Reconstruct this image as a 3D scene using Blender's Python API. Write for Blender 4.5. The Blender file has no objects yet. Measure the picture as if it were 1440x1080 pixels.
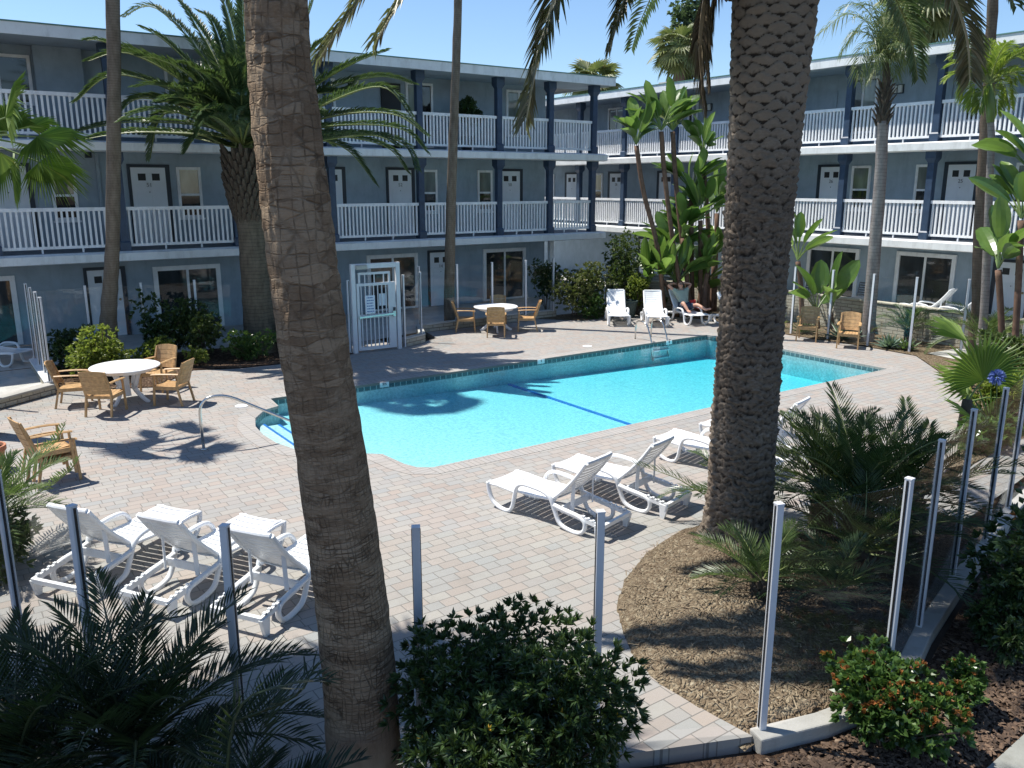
import bpy, bmesh, math, random
from mathutils import Vector, Matrix, Euler
import mathutils
PI = math.pi
rad = math.radians
random.seed(7)
scn = bpy.context.scene
COL = scn.collection
V = Vector

# ------------------------------------------------------------------ camera model (used for measuring places on the photograph)
F, PITCH, CH, YAW = 1177.5, rad(13.434), 4.33, rad(54.98)
CF = (math.cos(YAW), math.sin(YAW)); CR = (math.sin(YAW), -math.cos(YAW))
def ray(px, py):
    x = (px - 720) / F; y = (540 - py) / F
    fw = math.cos(PITCH) + y * math.sin(PITCH); up = -math.sin(PITCH) + y * math.cos(PITCH)
    return V((CF[0] * fw + CR[0] * x, CF[1] * fw + CR[1] * x, up))
def atD(px, py, D):
    d = ray(px, py); t = D / (d.x * CF[0] + d.y * CF[1])
    return V((d.x * t, d.y * t, CH + d.z * t))
def fwd(x, y): return x * CF[0] + y * CF[1]

# ------------------------------------------------------------------ scene objects
def tag(o, label=None, cat=None, group=None, kind=None):
    if label: o['label'] = label
    if cat: o['category'] = cat
    if group: o['group'] = group
    if kind: o['kind'] = kind
    return o
def thing(name, label, cat, loc=(0, 0, 0), rz=0, group=None):
    o = bpy.data.objects.new(name, None); COL.objects.link(o)
    o.location = loc; o.rotation_euler = (0, 0, rz); o.empty_display_size = .1
    return tag(o, label, cat, group)
def dup(o, loc, rz, label, group=None, rx=0):
    c = o.copy(); COL.objects.link(c); c.location = loc; c.rotation_euler = (rx, 0, rz); c['label'] = label
    if group: c['group'] = group
    def rec(s, d):
        for ch in s.children:
            k = ch.copy(); COL.objects.link(k); k.parent = d; rec(ch, k)
    rec(o, c)
    return c

class MB:
    def __init__(s): s.v = []; s.f = []; s.m = []; s.uv = {}; s.attr = []; s.mi = 0
    def add(s, vs, fs):
        n = len(s.v); s.v.extend([tuple(p) for p in vs])
        for f in fs: s.f.append([i + n for i in f]); s.m.append(s.mi)
        return n
    def box(s, x0, x1, y0, y1, z0, z1):
        s.add([(x0,y0,z0),(x1,y0,z0),(x1,y1,z0),(x0,y1,z0),(x0,y0,z1),(x1,y0,z1),(x1,y1,z1),(x0,y1,z1)],
              [(0,3,2,1),(4,5,6,7),(0,1,5,4),(1,2,6,5),(2,3,7,6),(3,0,4,7)])
    def bar(s, a, b, w, h, up=(0, 0, 1)):
        a = V(a); b = V(b); d = (b - a).normalized(); u = V(up)
        r = d.cross(u)
        if r.length < 1e-4: r = d.cross(V((0, 1, 0)))
        r.normalize(); u = r.cross(d); r *= w / 2; u *= h / 2
        s.add([a-r-u, a+r-u, a+r+u, a-r+u, b-r-u, b+r-u, b+r+u, b-r+u],
              [(0,3,2,1),(4,5,6,7),(0,1,5,4),(1,2,6,5),(2,3,7,6),(3,0,4,7)])
    def tube(s, pts, rs, n=8, cap=True, sx=1, up=None):
        pts = [V(p) for p in pts]
        if not hasattr(rs, '__len__'): rs = [rs] * len(pts)
        base = len(s.v); ref = None; L = 0
        for i, p in enumerate(pts):
            t = (pts[min(i+1, len(pts)-1)] - pts[max(i-1, 0)])
            t = t.normalized() if t.length > 1e-9 else V((0,0,1))
            if up is not None: ref = V(up) - t * t.dot(V(up))
            elif ref is None:
                ref = V((1,0,0)) if abs(t.x) < .9 else V((0,1,0)); ref = ref - t * ref.dot(t)
            else: ref = ref - t * ref.dot(t)
            ref.normalize(); b = t.cross(ref)
            if i: L += (p - pts[i-1]).length
            for k in range(n):
                a = 2 * PI * k / n
                s.v.append(tuple(p + ref * (math.cos(a) * rs[i]) + b * (math.sin(a) * rs[i] * sx)))
        for i in range(len(pts) - 1):
            for k in range(n):
                k2 = (k + 1) % n
                s.f.append([base+i*n+k, base+i*n+k2, base+(i+1)*n+k2, base+(i+1)*n+k]); s.m.append(s.mi)
        if cap:
            s.f.append([base + k for k in range(n)][::-1]); s.m.append(s.mi)
            s.f.append([base + (len(pts)-1)*n + k for k in range(n)]); s.m.append(s.mi)
    def lathe(s, prof, n=24, c=(0,0,0)):
        base = len(s.v)
        for r, z in prof:
            for k in range(n):
                a = 2*PI*k/n; s.v.append((c[0]+r*math.cos(a), c[1]+r*math.sin(a), c[2]+z))
        for i in range(len(prof)-1):
            for k in range(n):
                k2 = (k+1) % n
                s.f.append([base+i*n+k, base+i*n+k2, base+(i+1)*n+k2, base+(i+1)*n+k]); s.m.append(s.mi)
        s.f.append([base+k for k in range(n)][::-1]); s.m.append(s.mi)
        s.f.append([base+(len(prof)-1)*n+k for k in range(n)]); s.m.append(s.mi)
    def prism(s, pts, z0, z1):
        n = len(pts)
        s.add([(p[0],p[1],z0) for p in pts] + [(p[0],p[1],z1) for p in pts],
              [list(range(n))[::-1], list(range(n, 2*n))] + [(i, (i+1)%n, n+(i+1)%n, n+i) for i in range(n)])
    def sweep_yz(s, pts, x0, x1):        # closed outline in the y-z plane given a thickness along x
        n = len(pts)
        s.add([(x0,p[0],p[1]) for p in pts] + [(x1,p[0],p[1]) for p in pts],
              [list(range(n)), list(range(n, 2*n))[::-1]] + [(i, n+i, n+(i+1)%n, (i+1)%n) for i in range(n)])
    def ball(s, c, r, n=10, m=7):
        prof = []
        base = len(s.v); rx, ry, rz = r if hasattr(r, '__len__') else (r, r, r)
        for i in range(m+1):
            t = PI*i/m
            for k in range(n):
                a = 2*PI*k/n
                s.v.append((c[0]+rx*math.sin(t)*math.cos(a), c[1]+ry*math.sin(t)*math.sin(a), c[2]-rz*math.cos(t)))
        for i in range(m):
            for k in range(n):
                k2 = (k+1) % n
                s.f.append([base+i*n+k, base+i*n+k2, base+(i+1)*n+k2, base+(i+1)*n+k]); s.m.append(s.mi)
    def build(s, name, mats, parent=None, smooth=False, bevel=0, fix=False):
        me = bpy.data.meshes.new(name); me.from_pydata(s.v, [], s.f)
        if not isinstance(mats, (list, tuple)): mats = [mats]
        for m in mats: me.materials.append(m)
        me.polygons.foreach_set('material_index', s.m)
        if smooth: me.polygons.foreach_set('use_smooth', [True]*len(s.f))
        if fix or bevel:
            bm = bmesh.new(); bm.from_mesh(me)
            bmesh.ops.recalc_face_normals(bm, faces=bm.faces)
            if bevel:
                bmesh.ops.bevel(bm, geom=[e for e in bm.edges if e.is_manifold and e.calc_face_angle(0) > .6], offset=bevel, segments=2, affect='EDGES', profile=.5)
            bm.to_mesh(me); bm.free()
        me.update()
        o = bpy.data.objects.new(name, me); COL.objects.link(o)
        if parent: o.parent = parent
        return o

# ------------------------------------------------------------------ materials
class NT:
    def __init__(s, name):
        s.m = bpy.data.materials.new(name); s.m.use_nodes = True
        s.t = s.m.node_tree; s.t.nodes.clear(); s.out = s.n('ShaderNodeOutputMaterial')
    def n(s, typ, **k):
        nd = s.t.nodes.new(typ)
        for a, b in k.items(): setattr(nd, a, b)
        return nd
    def l(s, a, b): s.t.links.new(a, b)
    def coord(s, kind='Object', scale=(1,1,1), rot=(0,0,0)):
        c = s.n('ShaderNodeTexCoord'); m = s.n('ShaderNodeMapping')
        m.inputs['Scale'].default_value = scale; m.inputs['Rotation'].default_value = rot
        s.l(c.outputs[kind], m.inputs[0]); return m.outputs[0]
    def world(s, scale=(1,1,1), rot=(0,0,0)):
        c = s.n('ShaderNodeNewGeometry'); m = s.n('ShaderNodeMapping')
        m.inputs['Scale'].default_value = scale; m.inputs['Rotation'].default_value = rot
        s.l(c.outputs['Position'], m.inputs[0]); return m.outputs[0]
    def noise(s, vec, scale, detail=4, rough=.55):
        nd = s.n('ShaderNodeTexNoise'); nd.inputs['Scale'].default_value = scale
        nd.inputs['Detail'].default_value = detail; nd.inputs['Roughness'].default_value = rough
        if vec is not None: s.l(vec, nd.inputs['Vector'])
        return nd.outputs['Fac']
    def ramp(s, fac, stops, interp='LINEAR'):
        r = s.n('ShaderNodeValToRGB'); r.color_ramp.interpolation = interp
        el = r.color_ramp.elements
        while len(el) < len(stops): el.new(.5)
        for e, (p, c) in zip(el, stops):
            e.position = p; e.color = (*c, 1) if hasattr(c, '__len__') else (c, c, c, 1)
        s.l(fac, r.inputs[0]); return r.outputs[0]
    def mix(s, fac, a, b, mode='MIX'):
        m = s.n('ShaderNodeMix', data_type='RGBA', blend_type=mode)
        for sock, v in ((m.inputs[0], fac), (m.inputs[6], a), (m.inputs[7], b)):
            if isinstance(v, bpy.types.NodeSocket): s.l(v, sock)
            else: sock.default_value = (*v, 1) if hasattr(v, '__len__') else v
        return m.outputs[2]
    def math(s, op, a, b=None):
        m = s.n('ShaderNodeMath', operation=op)
        for sock, v in ((m.inputs[0], a), (m.inputs[1], b)):
            if v is None: continue
            if isinstance(v, bpy.types.NodeSocket): s.l(v, sock)
            else: sock.default_value = v
        return m.outputs[0]
    def bump(s, h, strength=.3, dist=.02):
        b = s.n('ShaderNodeBump'); b.inputs['Strength'].default_value = strength; b.inputs['Distance'].default_value = dist
        s.l(h, b.inputs['Height']); return b.outputs[0]
    def pbr(s, col, rough=.6, normal=None, spec=.5, metal=0):
        p = s.n('ShaderNodeBsdfPrincipled')
        for sock, v in ((p.inputs['Base Color'], col), (p.inputs['Roughness'], rough)):
            if isinstance(v, bpy.types.NodeSocket): s.l(v, sock)
            else: sock.default_value = (*v, 1) if hasattr(v, '__len__') else v
        p.inputs['Specular IOR Level'].default_value = spec; p.inputs['Metallic'].default_value = metal
        if normal is not None: s.l(normal, p.inputs['Normal'])
        return p.outputs[0]
    def done(s, sh): s.l(sh, s.out.inputs[0]); return s.m

def simple(name, col, rough=.5, var=.12, scale=6, bump=0, bscale=40, spec=.5, metal=0, dirt=None):
    t = NT(name); p = t.world()
    n = t.noise(p, scale, 5)
    a = tuple(c*(1-var) for c in col); b = tuple(min(1, c*(1+var)) for c in col)
    c = t.ramp(n, [(.3, a), (.7, b)])
    if dirt:
        d = t.noise(t.world((1.2,1.2,.35)), 3, 6, .7)
        c = t.mix(t.ramp(d, [(.5, 0), (.72, dirt[1])]), c, dirt[0])
    nm = t.bump(t.noise(p, bscale, 4), bump, .01) if bump else None
    return t.done(t.pbr(c, rough, nm, spec, metal))

def leaf_mat(name, dark, light, rough=.42, trans=.3, yellow=None, spec=.5):
    t = NT(name); g = t.n('ShaderNodeNewGeometry')
    stops = [(0, dark), (.55, tuple((a+b)/2 for a, b in zip(dark, light))), (.97, light)]
    if yellow: stops.append((1, yellow))
    c = t.ramp(g.outputs['Random Per Island'], stops)
    n = t.noise(t.world(), 1.7, 3)
    c = t.mix(t.ramp(n, [(.35, .0), (.7, .5)]), c, tuple(x*.62 for x in dark))
    sh = t.pbr(c, rough, None, spec)
    tr = t.n('ShaderNodeBsdfTranslucent')
    c2 = t.mix(.5, c, (.16, .26, .03), 'ADD'); t.l(c2, tr.inputs[0])
    m = t.n('ShaderNodeMixShader'); m.inputs[0].default_value = trans
    t.l(sh, m.inputs[1]); t.l(tr.outputs[0], m.inputs[2])
    return t.done(m.outputs[0])

M = {}
M['wall'] = simple('blue_grey_stucco', (.345,.42,.485), .85, .10, 2.2, .35, 60, .2, dirt=((.25,.31,.36), .6))
M['trim_dark'] = simple('navy_paint', (.035,.062,.11), .45, .2, 5)
M['white_paint'] = simple('white_trim_paint', (.87,.88,.89), .45, .06, 5, dirt=((.5,.5,.48), .5))
M['fascia'] = simple('pale_fascia_paint', (.78,.80,.79), .6, .06, 3, dirt=((.50,.51,.49), .6))
M['roof_edge'] = simple('green_drip_edge', (.10,.22,.19), .5)
M['roof'] = simple('grey_roofing', (.30,.30,.30), .9, .2, 4)
M['deck'] = simple('grey_deck', (.22,.24,.27), .8, .2, 3)
M['soffit'] = simple('blue_soffit_paint', (.34,.42,.50), .8, .08, 3)
M['door'] = simple('white_door_paint', (.76,.80,.85), .4, .04, 3)
M['dark_frame'] = simple('dark_frame_paint', (.02,.03,.045), .5)
M['number'] = simple('grey_number_metal', (.22,.24,.27), .3, metal=.6)
M['brass'] = simple('dull_brass', (.35,.27,.13), .35, metal=.8)
M['curtain'] = simple('pale_curtain', (.42,.45,.42), .9, .15, 9)
M['black'] = simple('black_rubber', (.012,.013,.016), .5)
M['resin'] = simple('white_resin', (.80,.81,.82), .35, .03, 4, dirt=((.62,.61,.58), .35))
M['teak'] = simple('teak_resin', (.46,.285,.13), .5, .25, 14, .15, 30, dirt=((.33,.20,.10), .6))
M['alu'] = simple('white_powder_aluminium', (.68,.69,.72), .4, .05, 4, dirt=((.5,.5,.5), .35))
M['steel'] = simple('stainless_steel', (.62,.62,.60), .22, .05, 8, metal=1)
M['terracotta'] = simple('terracotta', (.42,.17,.09), .8, .2, 8)
M['green_pot'] = simple('dark_green_planter', (.035,.06,.055), .6)
M['skin'] = simple('skin', (.55,.30,.21), .5, .06, 20)
M['shirt'] = simple('pale_sage_shirt', (.38,.44,.36), .85, .08, 12, .2, 60)
M['shorts'] = simple('navy_plaid_shorts', (.05,.07,.11), .85, .35, 25)
M['hair'] = simple('brown_hair', (.10,.045,.025), .6, .3, 60)
M['red_hair'] = simple('red_brown_hair', (.22,.06,.03), .55, .3, 60)
M['dark_cloth'] = simple('dark_top', (.05,.05,.06), .85, .2, 30)
M['red'] = simple('red_towel', (.55,.03,.03), .8)
M['sign_white'] = simple('sign_face', (.74,.80,.88), .4, .03)
M['sign_blue'] = simple('sign_ink', (.08,.16,.42), .5)
M['lamp_glass'] = simple('frosted_lamp_glass', (.72,.72,.66), .3)
M['red_flower'] = leaf_mat('red_petals', (.38,.015,.01), (.62,.04,.02), .6, .3)
M['blue_flower'] = leaf_mat('blue_petals', (.10,.16,.5), (.22,.30,.72), .6, .3)
M['yellow_flower'] = leaf_mat('yellow_petals', (.6,.36,.03), (.75,.5,.05), .6, .3)
M['vent'] = simple('tan_vent_metal', (.42,.40,.36), .6)

def glass_mat(name, tint=(.982,.992,.988), ior=1.5, k=.36):
    t = NT(name); tr = t.n('ShaderNodeBsdfTransparent'); tr.inputs[0].default_value = (*tint, 1)
    gl = t.n('ShaderNodeBsdfGlossy'); gl.inputs['Roughness'].default_value = .0; gl.inputs[0].default_value = (.95,.97,.97,1)
    fr = t.n('ShaderNodeFresnel'); g = t.n('ShaderNodeNewGeometry')
    t.l(t.math('ADD', ior, t.math('MULTIPLY', g.outputs['Backfacing'], 1/ior-ior)), fr.inputs[0])   # same reflectance from both faces
    m = t.n('ShaderNodeMixShader')
    t.l(t.math('MULTIPLY', fr.outputs[0], k), m.inputs[0])
    t.l(tr.outputs[0], m.inputs[1]); t.l(gl.outputs[0], m.inputs[2])
    return t.done(m.outputs[0])
M['glass'] = glass_mat('clear_fence_glass')
def pane_mat(name, col):
    t = NT(name); c = t.ramp(t.noise(t.world((1,1,.3)), 2.5, 3), [(.35, tuple(x*.5 for x in col)), (.65, col)])
    return t.done(t.pbr(c, .04, None, .8))
M['pane'] = pane_mat('dark_window_glass', (.03,.033,.035))
M['pane_pale'] = pane_mat('window_glass_over_blind', (.26,.30,.28))
M['pane_teal'] = pane_mat('sliding_door_glass', (.05,.06,.065))

# leaves
M['phx'] = leaf_mat('date_palm_leaflet', (.035,.072,.028), (.105,.155,.065), .36, .20)
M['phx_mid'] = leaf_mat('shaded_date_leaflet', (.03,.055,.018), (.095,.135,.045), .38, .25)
M['phx_old'] = leaf_mat('old_date_leaflet', (.085,.085,.045), (.26,.235,.13), .40, .22, (.42,.35,.22))
M['phx_young'] = leaf_mat('young_date_leaflet', (.05,.09,.028), (.14,.20,.06), .40, .28)
M['phx_dark'] = leaf_mat('dark_date_leaflet', (.014,.027,.012), (.045,.07,.028), .42, .18)  # albedo lowered to put the shade on the lower left palms into their colour
M['dead_frond'] = leaf_mat('dry_frond', (.075,.055,.032), (.24,.18,.10), .8, .12)
M['fan'] = leaf_mat('fan_palm_leaf', (.085,.16,.03), (.24,.34,.06), .42, .35, (.42,.36,.10))
M['fan_far'] = leaf_mat('far_fan_leaf', (.10,.13,.045), (.26,.27,.10), .5, .25, (.40,.30,.13))
M['queen'] = leaf_mat('queen_palm_leaflet', (.10,.14,.05), (.26,.29,.12), .4, .3, (.42,.38,.18))
M['yellow_palm'] = leaf_mat('yellow_green_leaflet', (.14,.22,.03), (.34,.40,.06), .42, .38)
M['banana'] = leaf_mat('broad_paddle_leaf', (.06,.13,.028), (.24,.36,.09), .28, .38, (.36,.33,.10))
M['rachis'] = simple('pale_green_rachis', (.20,.24,.08), .5)
M['rachis_pale'] = simple('pale_rachis', (.50,.47,.33), .5)
M['rachis_dark'] = simple('dark_rachis', (.06,.075,.03), .5)
M['rachis_dry'] = simple('dry_rachis', (.30,.22,.12), .7)
M['petiole'] = simple('green_petiole', (.14,.20,.06), .5)
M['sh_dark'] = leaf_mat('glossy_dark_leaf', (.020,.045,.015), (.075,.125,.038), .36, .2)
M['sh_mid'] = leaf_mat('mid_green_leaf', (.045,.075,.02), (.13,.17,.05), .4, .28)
M['sh_olive'] = leaf_mat('olive_leaf', (.065,.08,.025), (.19,.20,.07), .42, .28, (.36,.30,.09))
M['sh_lime'] = leaf_mat('yellow_green_leaf', (.13,.18,.03), (.34,.38,.07), .45, .38)
M['sh_hedge'] = leaf_mat('bright_round_leaf', (.03,.075,.02), (.13,.22,.05), .32, .28)
M['rust'] = leaf_mat('rusty_new_leaf', (.24,.07,.022), (.55,.23,.07), .5, .3)
M['agave'] = leaf_mat('blue_green_leaf', (.10,.16,.12), (.22,.31,.22), .45, .2)
M['far_tree'] = leaf_mat('far_tree_leaf', (.07,.115,.06), (.17,.24,.12), .5, .25)
M['twig'] = simple('grey_brown_twig', (.12,.09,.065), .9, .25, 9)
M['fibre'] = simple('brown_fibre', (.085,.066,.048), .95, .35, 14, .6, 30)
M['bop_trunk'] = simple('brown_strelitzia_stem', (.15,.085,.055), .85, .35, 7, .5, 18)

def ring_trunk(name, a, b, ring, bumpk=.5, vert=0, scale_noise=1):
    t = NT(name); p = t.world()
    w = t.n('ShaderNodeTexWave', bands_direction='Z', wave_profile='SAW'); w.inputs['Scale'].default_value = ring
    w.inputs['Distortion'].default_value = 2.2; w.inputs['Detail'].default_value = 3; w.inputs['Detail Scale'].default_value = 1.2
    t.l(p, w.inputs[0])
    n = t.noise(t.world((1,1,.35)), 9*scale_noise, 6, .65)
    c = t.ramp(n, [(.3, a), (.7, b)])
    c = t.mix(t.ramp(w.outputs['Fac'], [(0, .55), (.25, 0)]), c, tuple(x*.4 for x in a))
    h = t.math('ADD', w.outputs['Fac'], t.math('MULTIPLY', n, .8))
    return t.done(t.pbr(c, .9, t.bump(h, bumpk, .03), .15))
M['trunk_slim'] = ring_trunk('slim_palm_trunk', (.13,.105,.08), (.25,.21,.17), 5.5)
M['trunk_grey'] = ring_trunk('grey_ringed_trunk', (.21,.18,.17), (.36,.315,.29), 3.4, .5)
M['trunk_brown'] = ring_trunk('brown_slim_trunk', (.12,.085,.065), (.22,.165,.13), 4.5, .5)
M['trunk_phx'] = ring_trunk('date_trunk', (.10,.085,.065), (.20,.17,.13), 3.5, .9)

def fan_trunk():
    t = NT('fan_palm_bark'); uv = t.n('ShaderNodeUVMap').outputs[0]
    dn = t.n('ShaderNodeTexNoise'); dn.inputs['Scale'].default_value = 5; dn.inputs['Detail'].default_value = 4; t.l(uv, dn.inputs['Vector'])
    dv = t.n('ShaderNodeVectorMath', operation='SCALE'); dv.inputs['Scale'].default_value = .055
    t.l(dn.outputs['Color'], dv.inputs[0])
    ad = t.n('ShaderNodeVectorMath', operation='ADD'); t.l(uv, ad.inputs[0]); t.l(dv.outputs[0], ad.inputs[1])
    # coarse plates high on the trunk, tight weave lower down
    def plates(su, sv, rnd):
        m = t.n('ShaderNodeMapping'); m.inputs['Scale'].default_value = (su, sv, 1); t.l(ad.outputs[0], m.inputs[0])
        e = t.n('ShaderNodeTexVoronoi', feature='DISTANCE_TO_EDGE', voronoi_dimensions='2D'); c = t.n('ShaderNodeTexVoronoi', voronoi_dimensions='2D', distance='MINKOWSKI')
        for q in (e, c): q.inputs['Scale'].default_value = 1; q.inputs['Randomness'].default_value = rnd; t.l(m.outputs[0], q.inputs['Vector'])
        sc = t.n('ShaderNodeSeparateColor'); t.l(c.outputs['Color'], sc.inputs[0])
        return t.ramp(e.outputs['Distance'], [(.01, 1), (.085, 0)]), sc.outputs[0]
    va, _ = plates(11, 2.6, .85); ha, c1 = plates(3.0, 15, .9); vb, _ = plates(27, 4.5, .8); hb, c2 = plates(4.0, 36, .9); e3, _ = plates(1.6, 22, .9)
    e1 = t.mix(1, va, ha, 'LIGHTEN'); e2 = t.mix(1, vb, hb, 'LIGHTEN')
    sep = t.n('ShaderNodeSeparateXYZ'); t.l(uv, sep.inputs[0])
    hfac = t.n('ShaderNodeMapRange'); hfac.inputs['From Min'].default_value = 2.6; hfac.inputs['From Max'].default_value = 4.4; hfac.clamp = True
    t.l(t.math('ADD', sep.outputs[1], t.math('MULTIPLY', t.noise(uv, 2, 2), .9)), hfac.inputs['Value'])
    crack = t.mix(hfac.outputs[0], e2, e1)
    crack = t.mix(.3, crack, e3, 'LIGHTEN')
    patchy = t.ramp(t.noise(t.coord('UV', (3, 6, 1)), 2, 4), [(.32, .12), (.62, 1)])
    crack = t.mix(1, crack, patchy, 'MULTIPLY'); crack = t.math('MULTIPLY', crack, t.math('SUBTRACT', 1.0, t.math('MULTIPLY', hfac.outputs[0], .3)))
    tone = t.mix(hfac.outputs[0], c2, c1)
    fine = t.noise(t.coord('UV', (18, 60, 1)), 1.5, 6, .7)
    blotch = t.noise(t.coord('UV', (2.5, 5, 1)), 1.5, 4, .6)
    val = t.math('ADD', t.math('MULTIPLY', tone, .30), t.math('ADD', t.math('MULTIPLY', fine, .45), t.math('MULTIPLY', blotch, .5)))
    c = t.ramp(val, [(.3, (.125,.085,.055)), (.55, (.235,.166,.108)), (.75, (.34,.257,.175)), (.9, (.38,.265,.165))])
    lowsm = t.n('ShaderNodeMapRange'); lowsm.inputs['From Min'].default_value = .85; lowsm.inputs['From Max'].default_value = 1.2; lowsm.clamp = True
    t.l(t.math('ADD', sep.outputs[1], t.math('MULTIPLY', blotch, .12)), lowsm.inputs['Value'])
    smooth = t.ramp(t.noise(t.coord('UV', (6, 2, 1)), 2, 5), [(.3, (.25,.19,.135)), (.7, (.37,.295,.215))])
    c = t.mix(t.math('MULTIPLY', crack, .72), c, (.035,.025,.018))
    c = t.mix(lowsm.outputs[0], smooth, c)
    hh = t.math('SUBTRACT', t.math('MULTIPLY', fine, .5), crack)
    hh = t.math('MULTIPLY', hh, t.math('ADD', t.math('MULTIPLY', lowsm.outputs[0], .9), .12))
    return t.done(t.pbr(c, .92, t.bump(hh, .75, .014), .15))
M['fan_trunk'] = fan_trunk()
def date_trunk():
    t = NT('date_palm_bark'); a = t.n('ShaderNodeAttribute', attribute_name='scar')
    n = t.noise(t.world((1,1,2.5)), 16, 6, .7); n2 = t.noise(t.world(), 2.2, 4)
    c = t.ramp(t.math('ADD', t.math('MULTIPLY', n, .7), t.math('MULTIPLY', n2, .4)), [(.35, (.085,.064,.048)), (.6, (.19,.152,.117)), (.8, (.32,.268,.21))])
    gz = t.n('ShaderNodeNewGeometry'); sz = t.n('ShaderNodeSeparateXYZ'); t.l(gz.outputs['Position'], sz.inputs[0])
    mr = t.n('ShaderNodeMapRange'); mr.inputs['From Min'].default_value = 4.1; mr.inputs['From Max'].default_value = 5.2; t.l(sz.outputs[2], mr.inputs['Value'])
    c = t.mix(t.math('MULTIPLY', mr.outputs[0], .6), c, (.33,.285,.23))
    c = t.mix(t.ramp(a.outputs['Fac'], [(.08, .88), (.36, 0)]), c, (.022,.015,.011))
    return t.done(t.pbr(c, .9, t.bump(t.noise(t.world((1,1,.4)), 55, 6, .7), .6, .012), .2))
M['date_trunk'] = date_trunk()

def paver_mat(name, bw, bh, rot=0, stops=None, mort=.006, off=.43):
    t = NT(name); p = t.world((1,1,1), (0,0,rot))
    b = t.n('ShaderNodeTexBrick'); b.offset = off; b.squash = .68; b.squash_frequency = 3; b.offset_frequency = 2
    for k, v in (('Scale', 1), ('Brick Width', bw), ('Row Height', bh), ('Mortar Size', mort), ('Mortar Smooth', .3)): b.inputs[k].default_value = v
    b.inputs['Color1'].default_value = (0,0,0,1); b.inputs['Color2'].default_value = (1,1,1,1); b.inputs['Mortar'].default_value = (.5,.5,.5,1)
    t.l(p, b.inputs['Vector'])
    c = t.ramp(b.outputs['Color'], stops or [(0, (0.301, 0.258, 0.229)), (0.22, (0.341, 0.292, 0.259)), (0.4, (0.289, 0.284, 0.273)), (0.58, (0.341, 0.316, 0.284)), (0.75, (0.276, 0.282, 0.279)), (0.9, (0.346, 0.284, 0.243)), (1, (0.318, 0.304, 0.282))])
    c = t.mix(t.ramp(t.noise(p, .55, 4), [(.3, 0), (.75, .35)]), c, (.40,.385,.36))
    c = t.mix(t.ramp(t.noise(p, 45, 5, .7), [(.3, .25), (.6, 0)]), c, (.26,.24,.22))
    st = t.noise(p, 1.7, 6, .7); c = t.mix(t.ramp(st, [(.54, 0), (.78, .5)]), c, (.235,.215,.195))
    c = t.mix(t.math('MULTIPLY', b.outputs['Fac'], .75), c, (.13,.12,.11))
    h = t.math('SUBTRACT', t.math('MULTIPLY', t.noise(p, 60, 4), .3), b.outputs['Fac'])
    return t.done(t.pbr(c, .8, t.bump(h, .5, .006), .3))
M['paver'] = paver_mat('concrete_pavers', .27, .155)
M['coping'] = paver_mat('coping_pavers', .14, .32, 0, [(0,(.33,.30,.275)), (.5,(.37,.345,.32)), (1,(.315,.305,.295))])
M['coping_y'] = paver_mat('coping_pavers_side', .14, .32, PI/2, [(0,(.33,.30,.275)), (.5,(.37,.345,.32)), (1,(.315,.305,.295))])
M['concrete'] = simple('pale_concrete', (.46,.45,.42), .85, .12, 2, .3, 40, .2, dirt=((.27,.26,.24), .6))
M['path_concrete'] = simple('shade_toned_path_concrete', (.27,.275,.25), .9, .15, 2, .3, 40, .2, dirt=((.16,.16,.14), .6))  # darker copy of the pale concrete, with shade put into its colour
M['curb'] = simple('curb_concrete', (.40,.385,.355), .85, .12, 3, .3, 40, .2, dirt=((.28,.26,.23), .7))

def mulch(name, stops, sc=22):
    t = NT(name); p = t.world()
    v = t.n('ShaderNodeTexVoronoi'); v.inputs['Scale'].default_value = sc
    nz = t.n('ShaderNodeTexNoise'); nz.inputs['Scale'].default_value = 9; t.l(p, nz.inputs['Vector'])
    add = t.n('ShaderNodeVectorMath', operation='ADD'); t.l(p, add.inputs[0])
    scl = t.n('ShaderNodeVectorMath', operation='SCALE'); scl.inputs['Scale'].default_value = .12; t.l(nz.outputs['Color'], scl.inputs[0]); t.l(scl.outputs[0], add.inputs[1])
    t.l(add.outputs[0], v.inputs['Vector'])
    sepc = t.n('ShaderNodeSeparateColor'); t.l(v.outputs['Color'], sepc.inputs[0])
    c = t.ramp(sepc.outputs[0], stops)
    c = t.mix(t.ramp(t.noise(p, 1.3, 5), [(.35, .0), (.7, .5)]), c, tuple(x*1.25 for x in stops[0][1]))
    h = t.math('ADD', t.math('MULTIPLY', v.outputs['Distance'], -1.5), t.noise(p, 50, 5))
    return t.done(t.pbr(c, .95, t.bump(h, .9, .04), .1))
M['mulch'] = mulch('bark_mulch', [(0,(.055,.035,.025)), (.5,(.12,.075,.05)), (.9,(.20,.135,.09)), (1,(.32,.24,.17))])
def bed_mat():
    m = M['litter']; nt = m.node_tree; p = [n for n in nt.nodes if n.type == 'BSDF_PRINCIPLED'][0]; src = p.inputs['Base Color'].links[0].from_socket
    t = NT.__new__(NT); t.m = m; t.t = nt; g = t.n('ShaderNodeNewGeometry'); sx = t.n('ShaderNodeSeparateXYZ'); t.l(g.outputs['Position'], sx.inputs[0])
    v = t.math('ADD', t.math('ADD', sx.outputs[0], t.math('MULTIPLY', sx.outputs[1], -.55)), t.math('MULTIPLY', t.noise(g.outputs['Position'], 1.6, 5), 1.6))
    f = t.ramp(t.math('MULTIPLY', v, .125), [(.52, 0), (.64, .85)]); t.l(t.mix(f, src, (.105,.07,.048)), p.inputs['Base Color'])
M['litter'] = mulch('dry_palm_litter', [(0,(.16,.115,.075)), (.5,(.26,.20,.135)), (.9,(.36,.29,.20)), (1,(.46,.39,.28))], 34)
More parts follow.
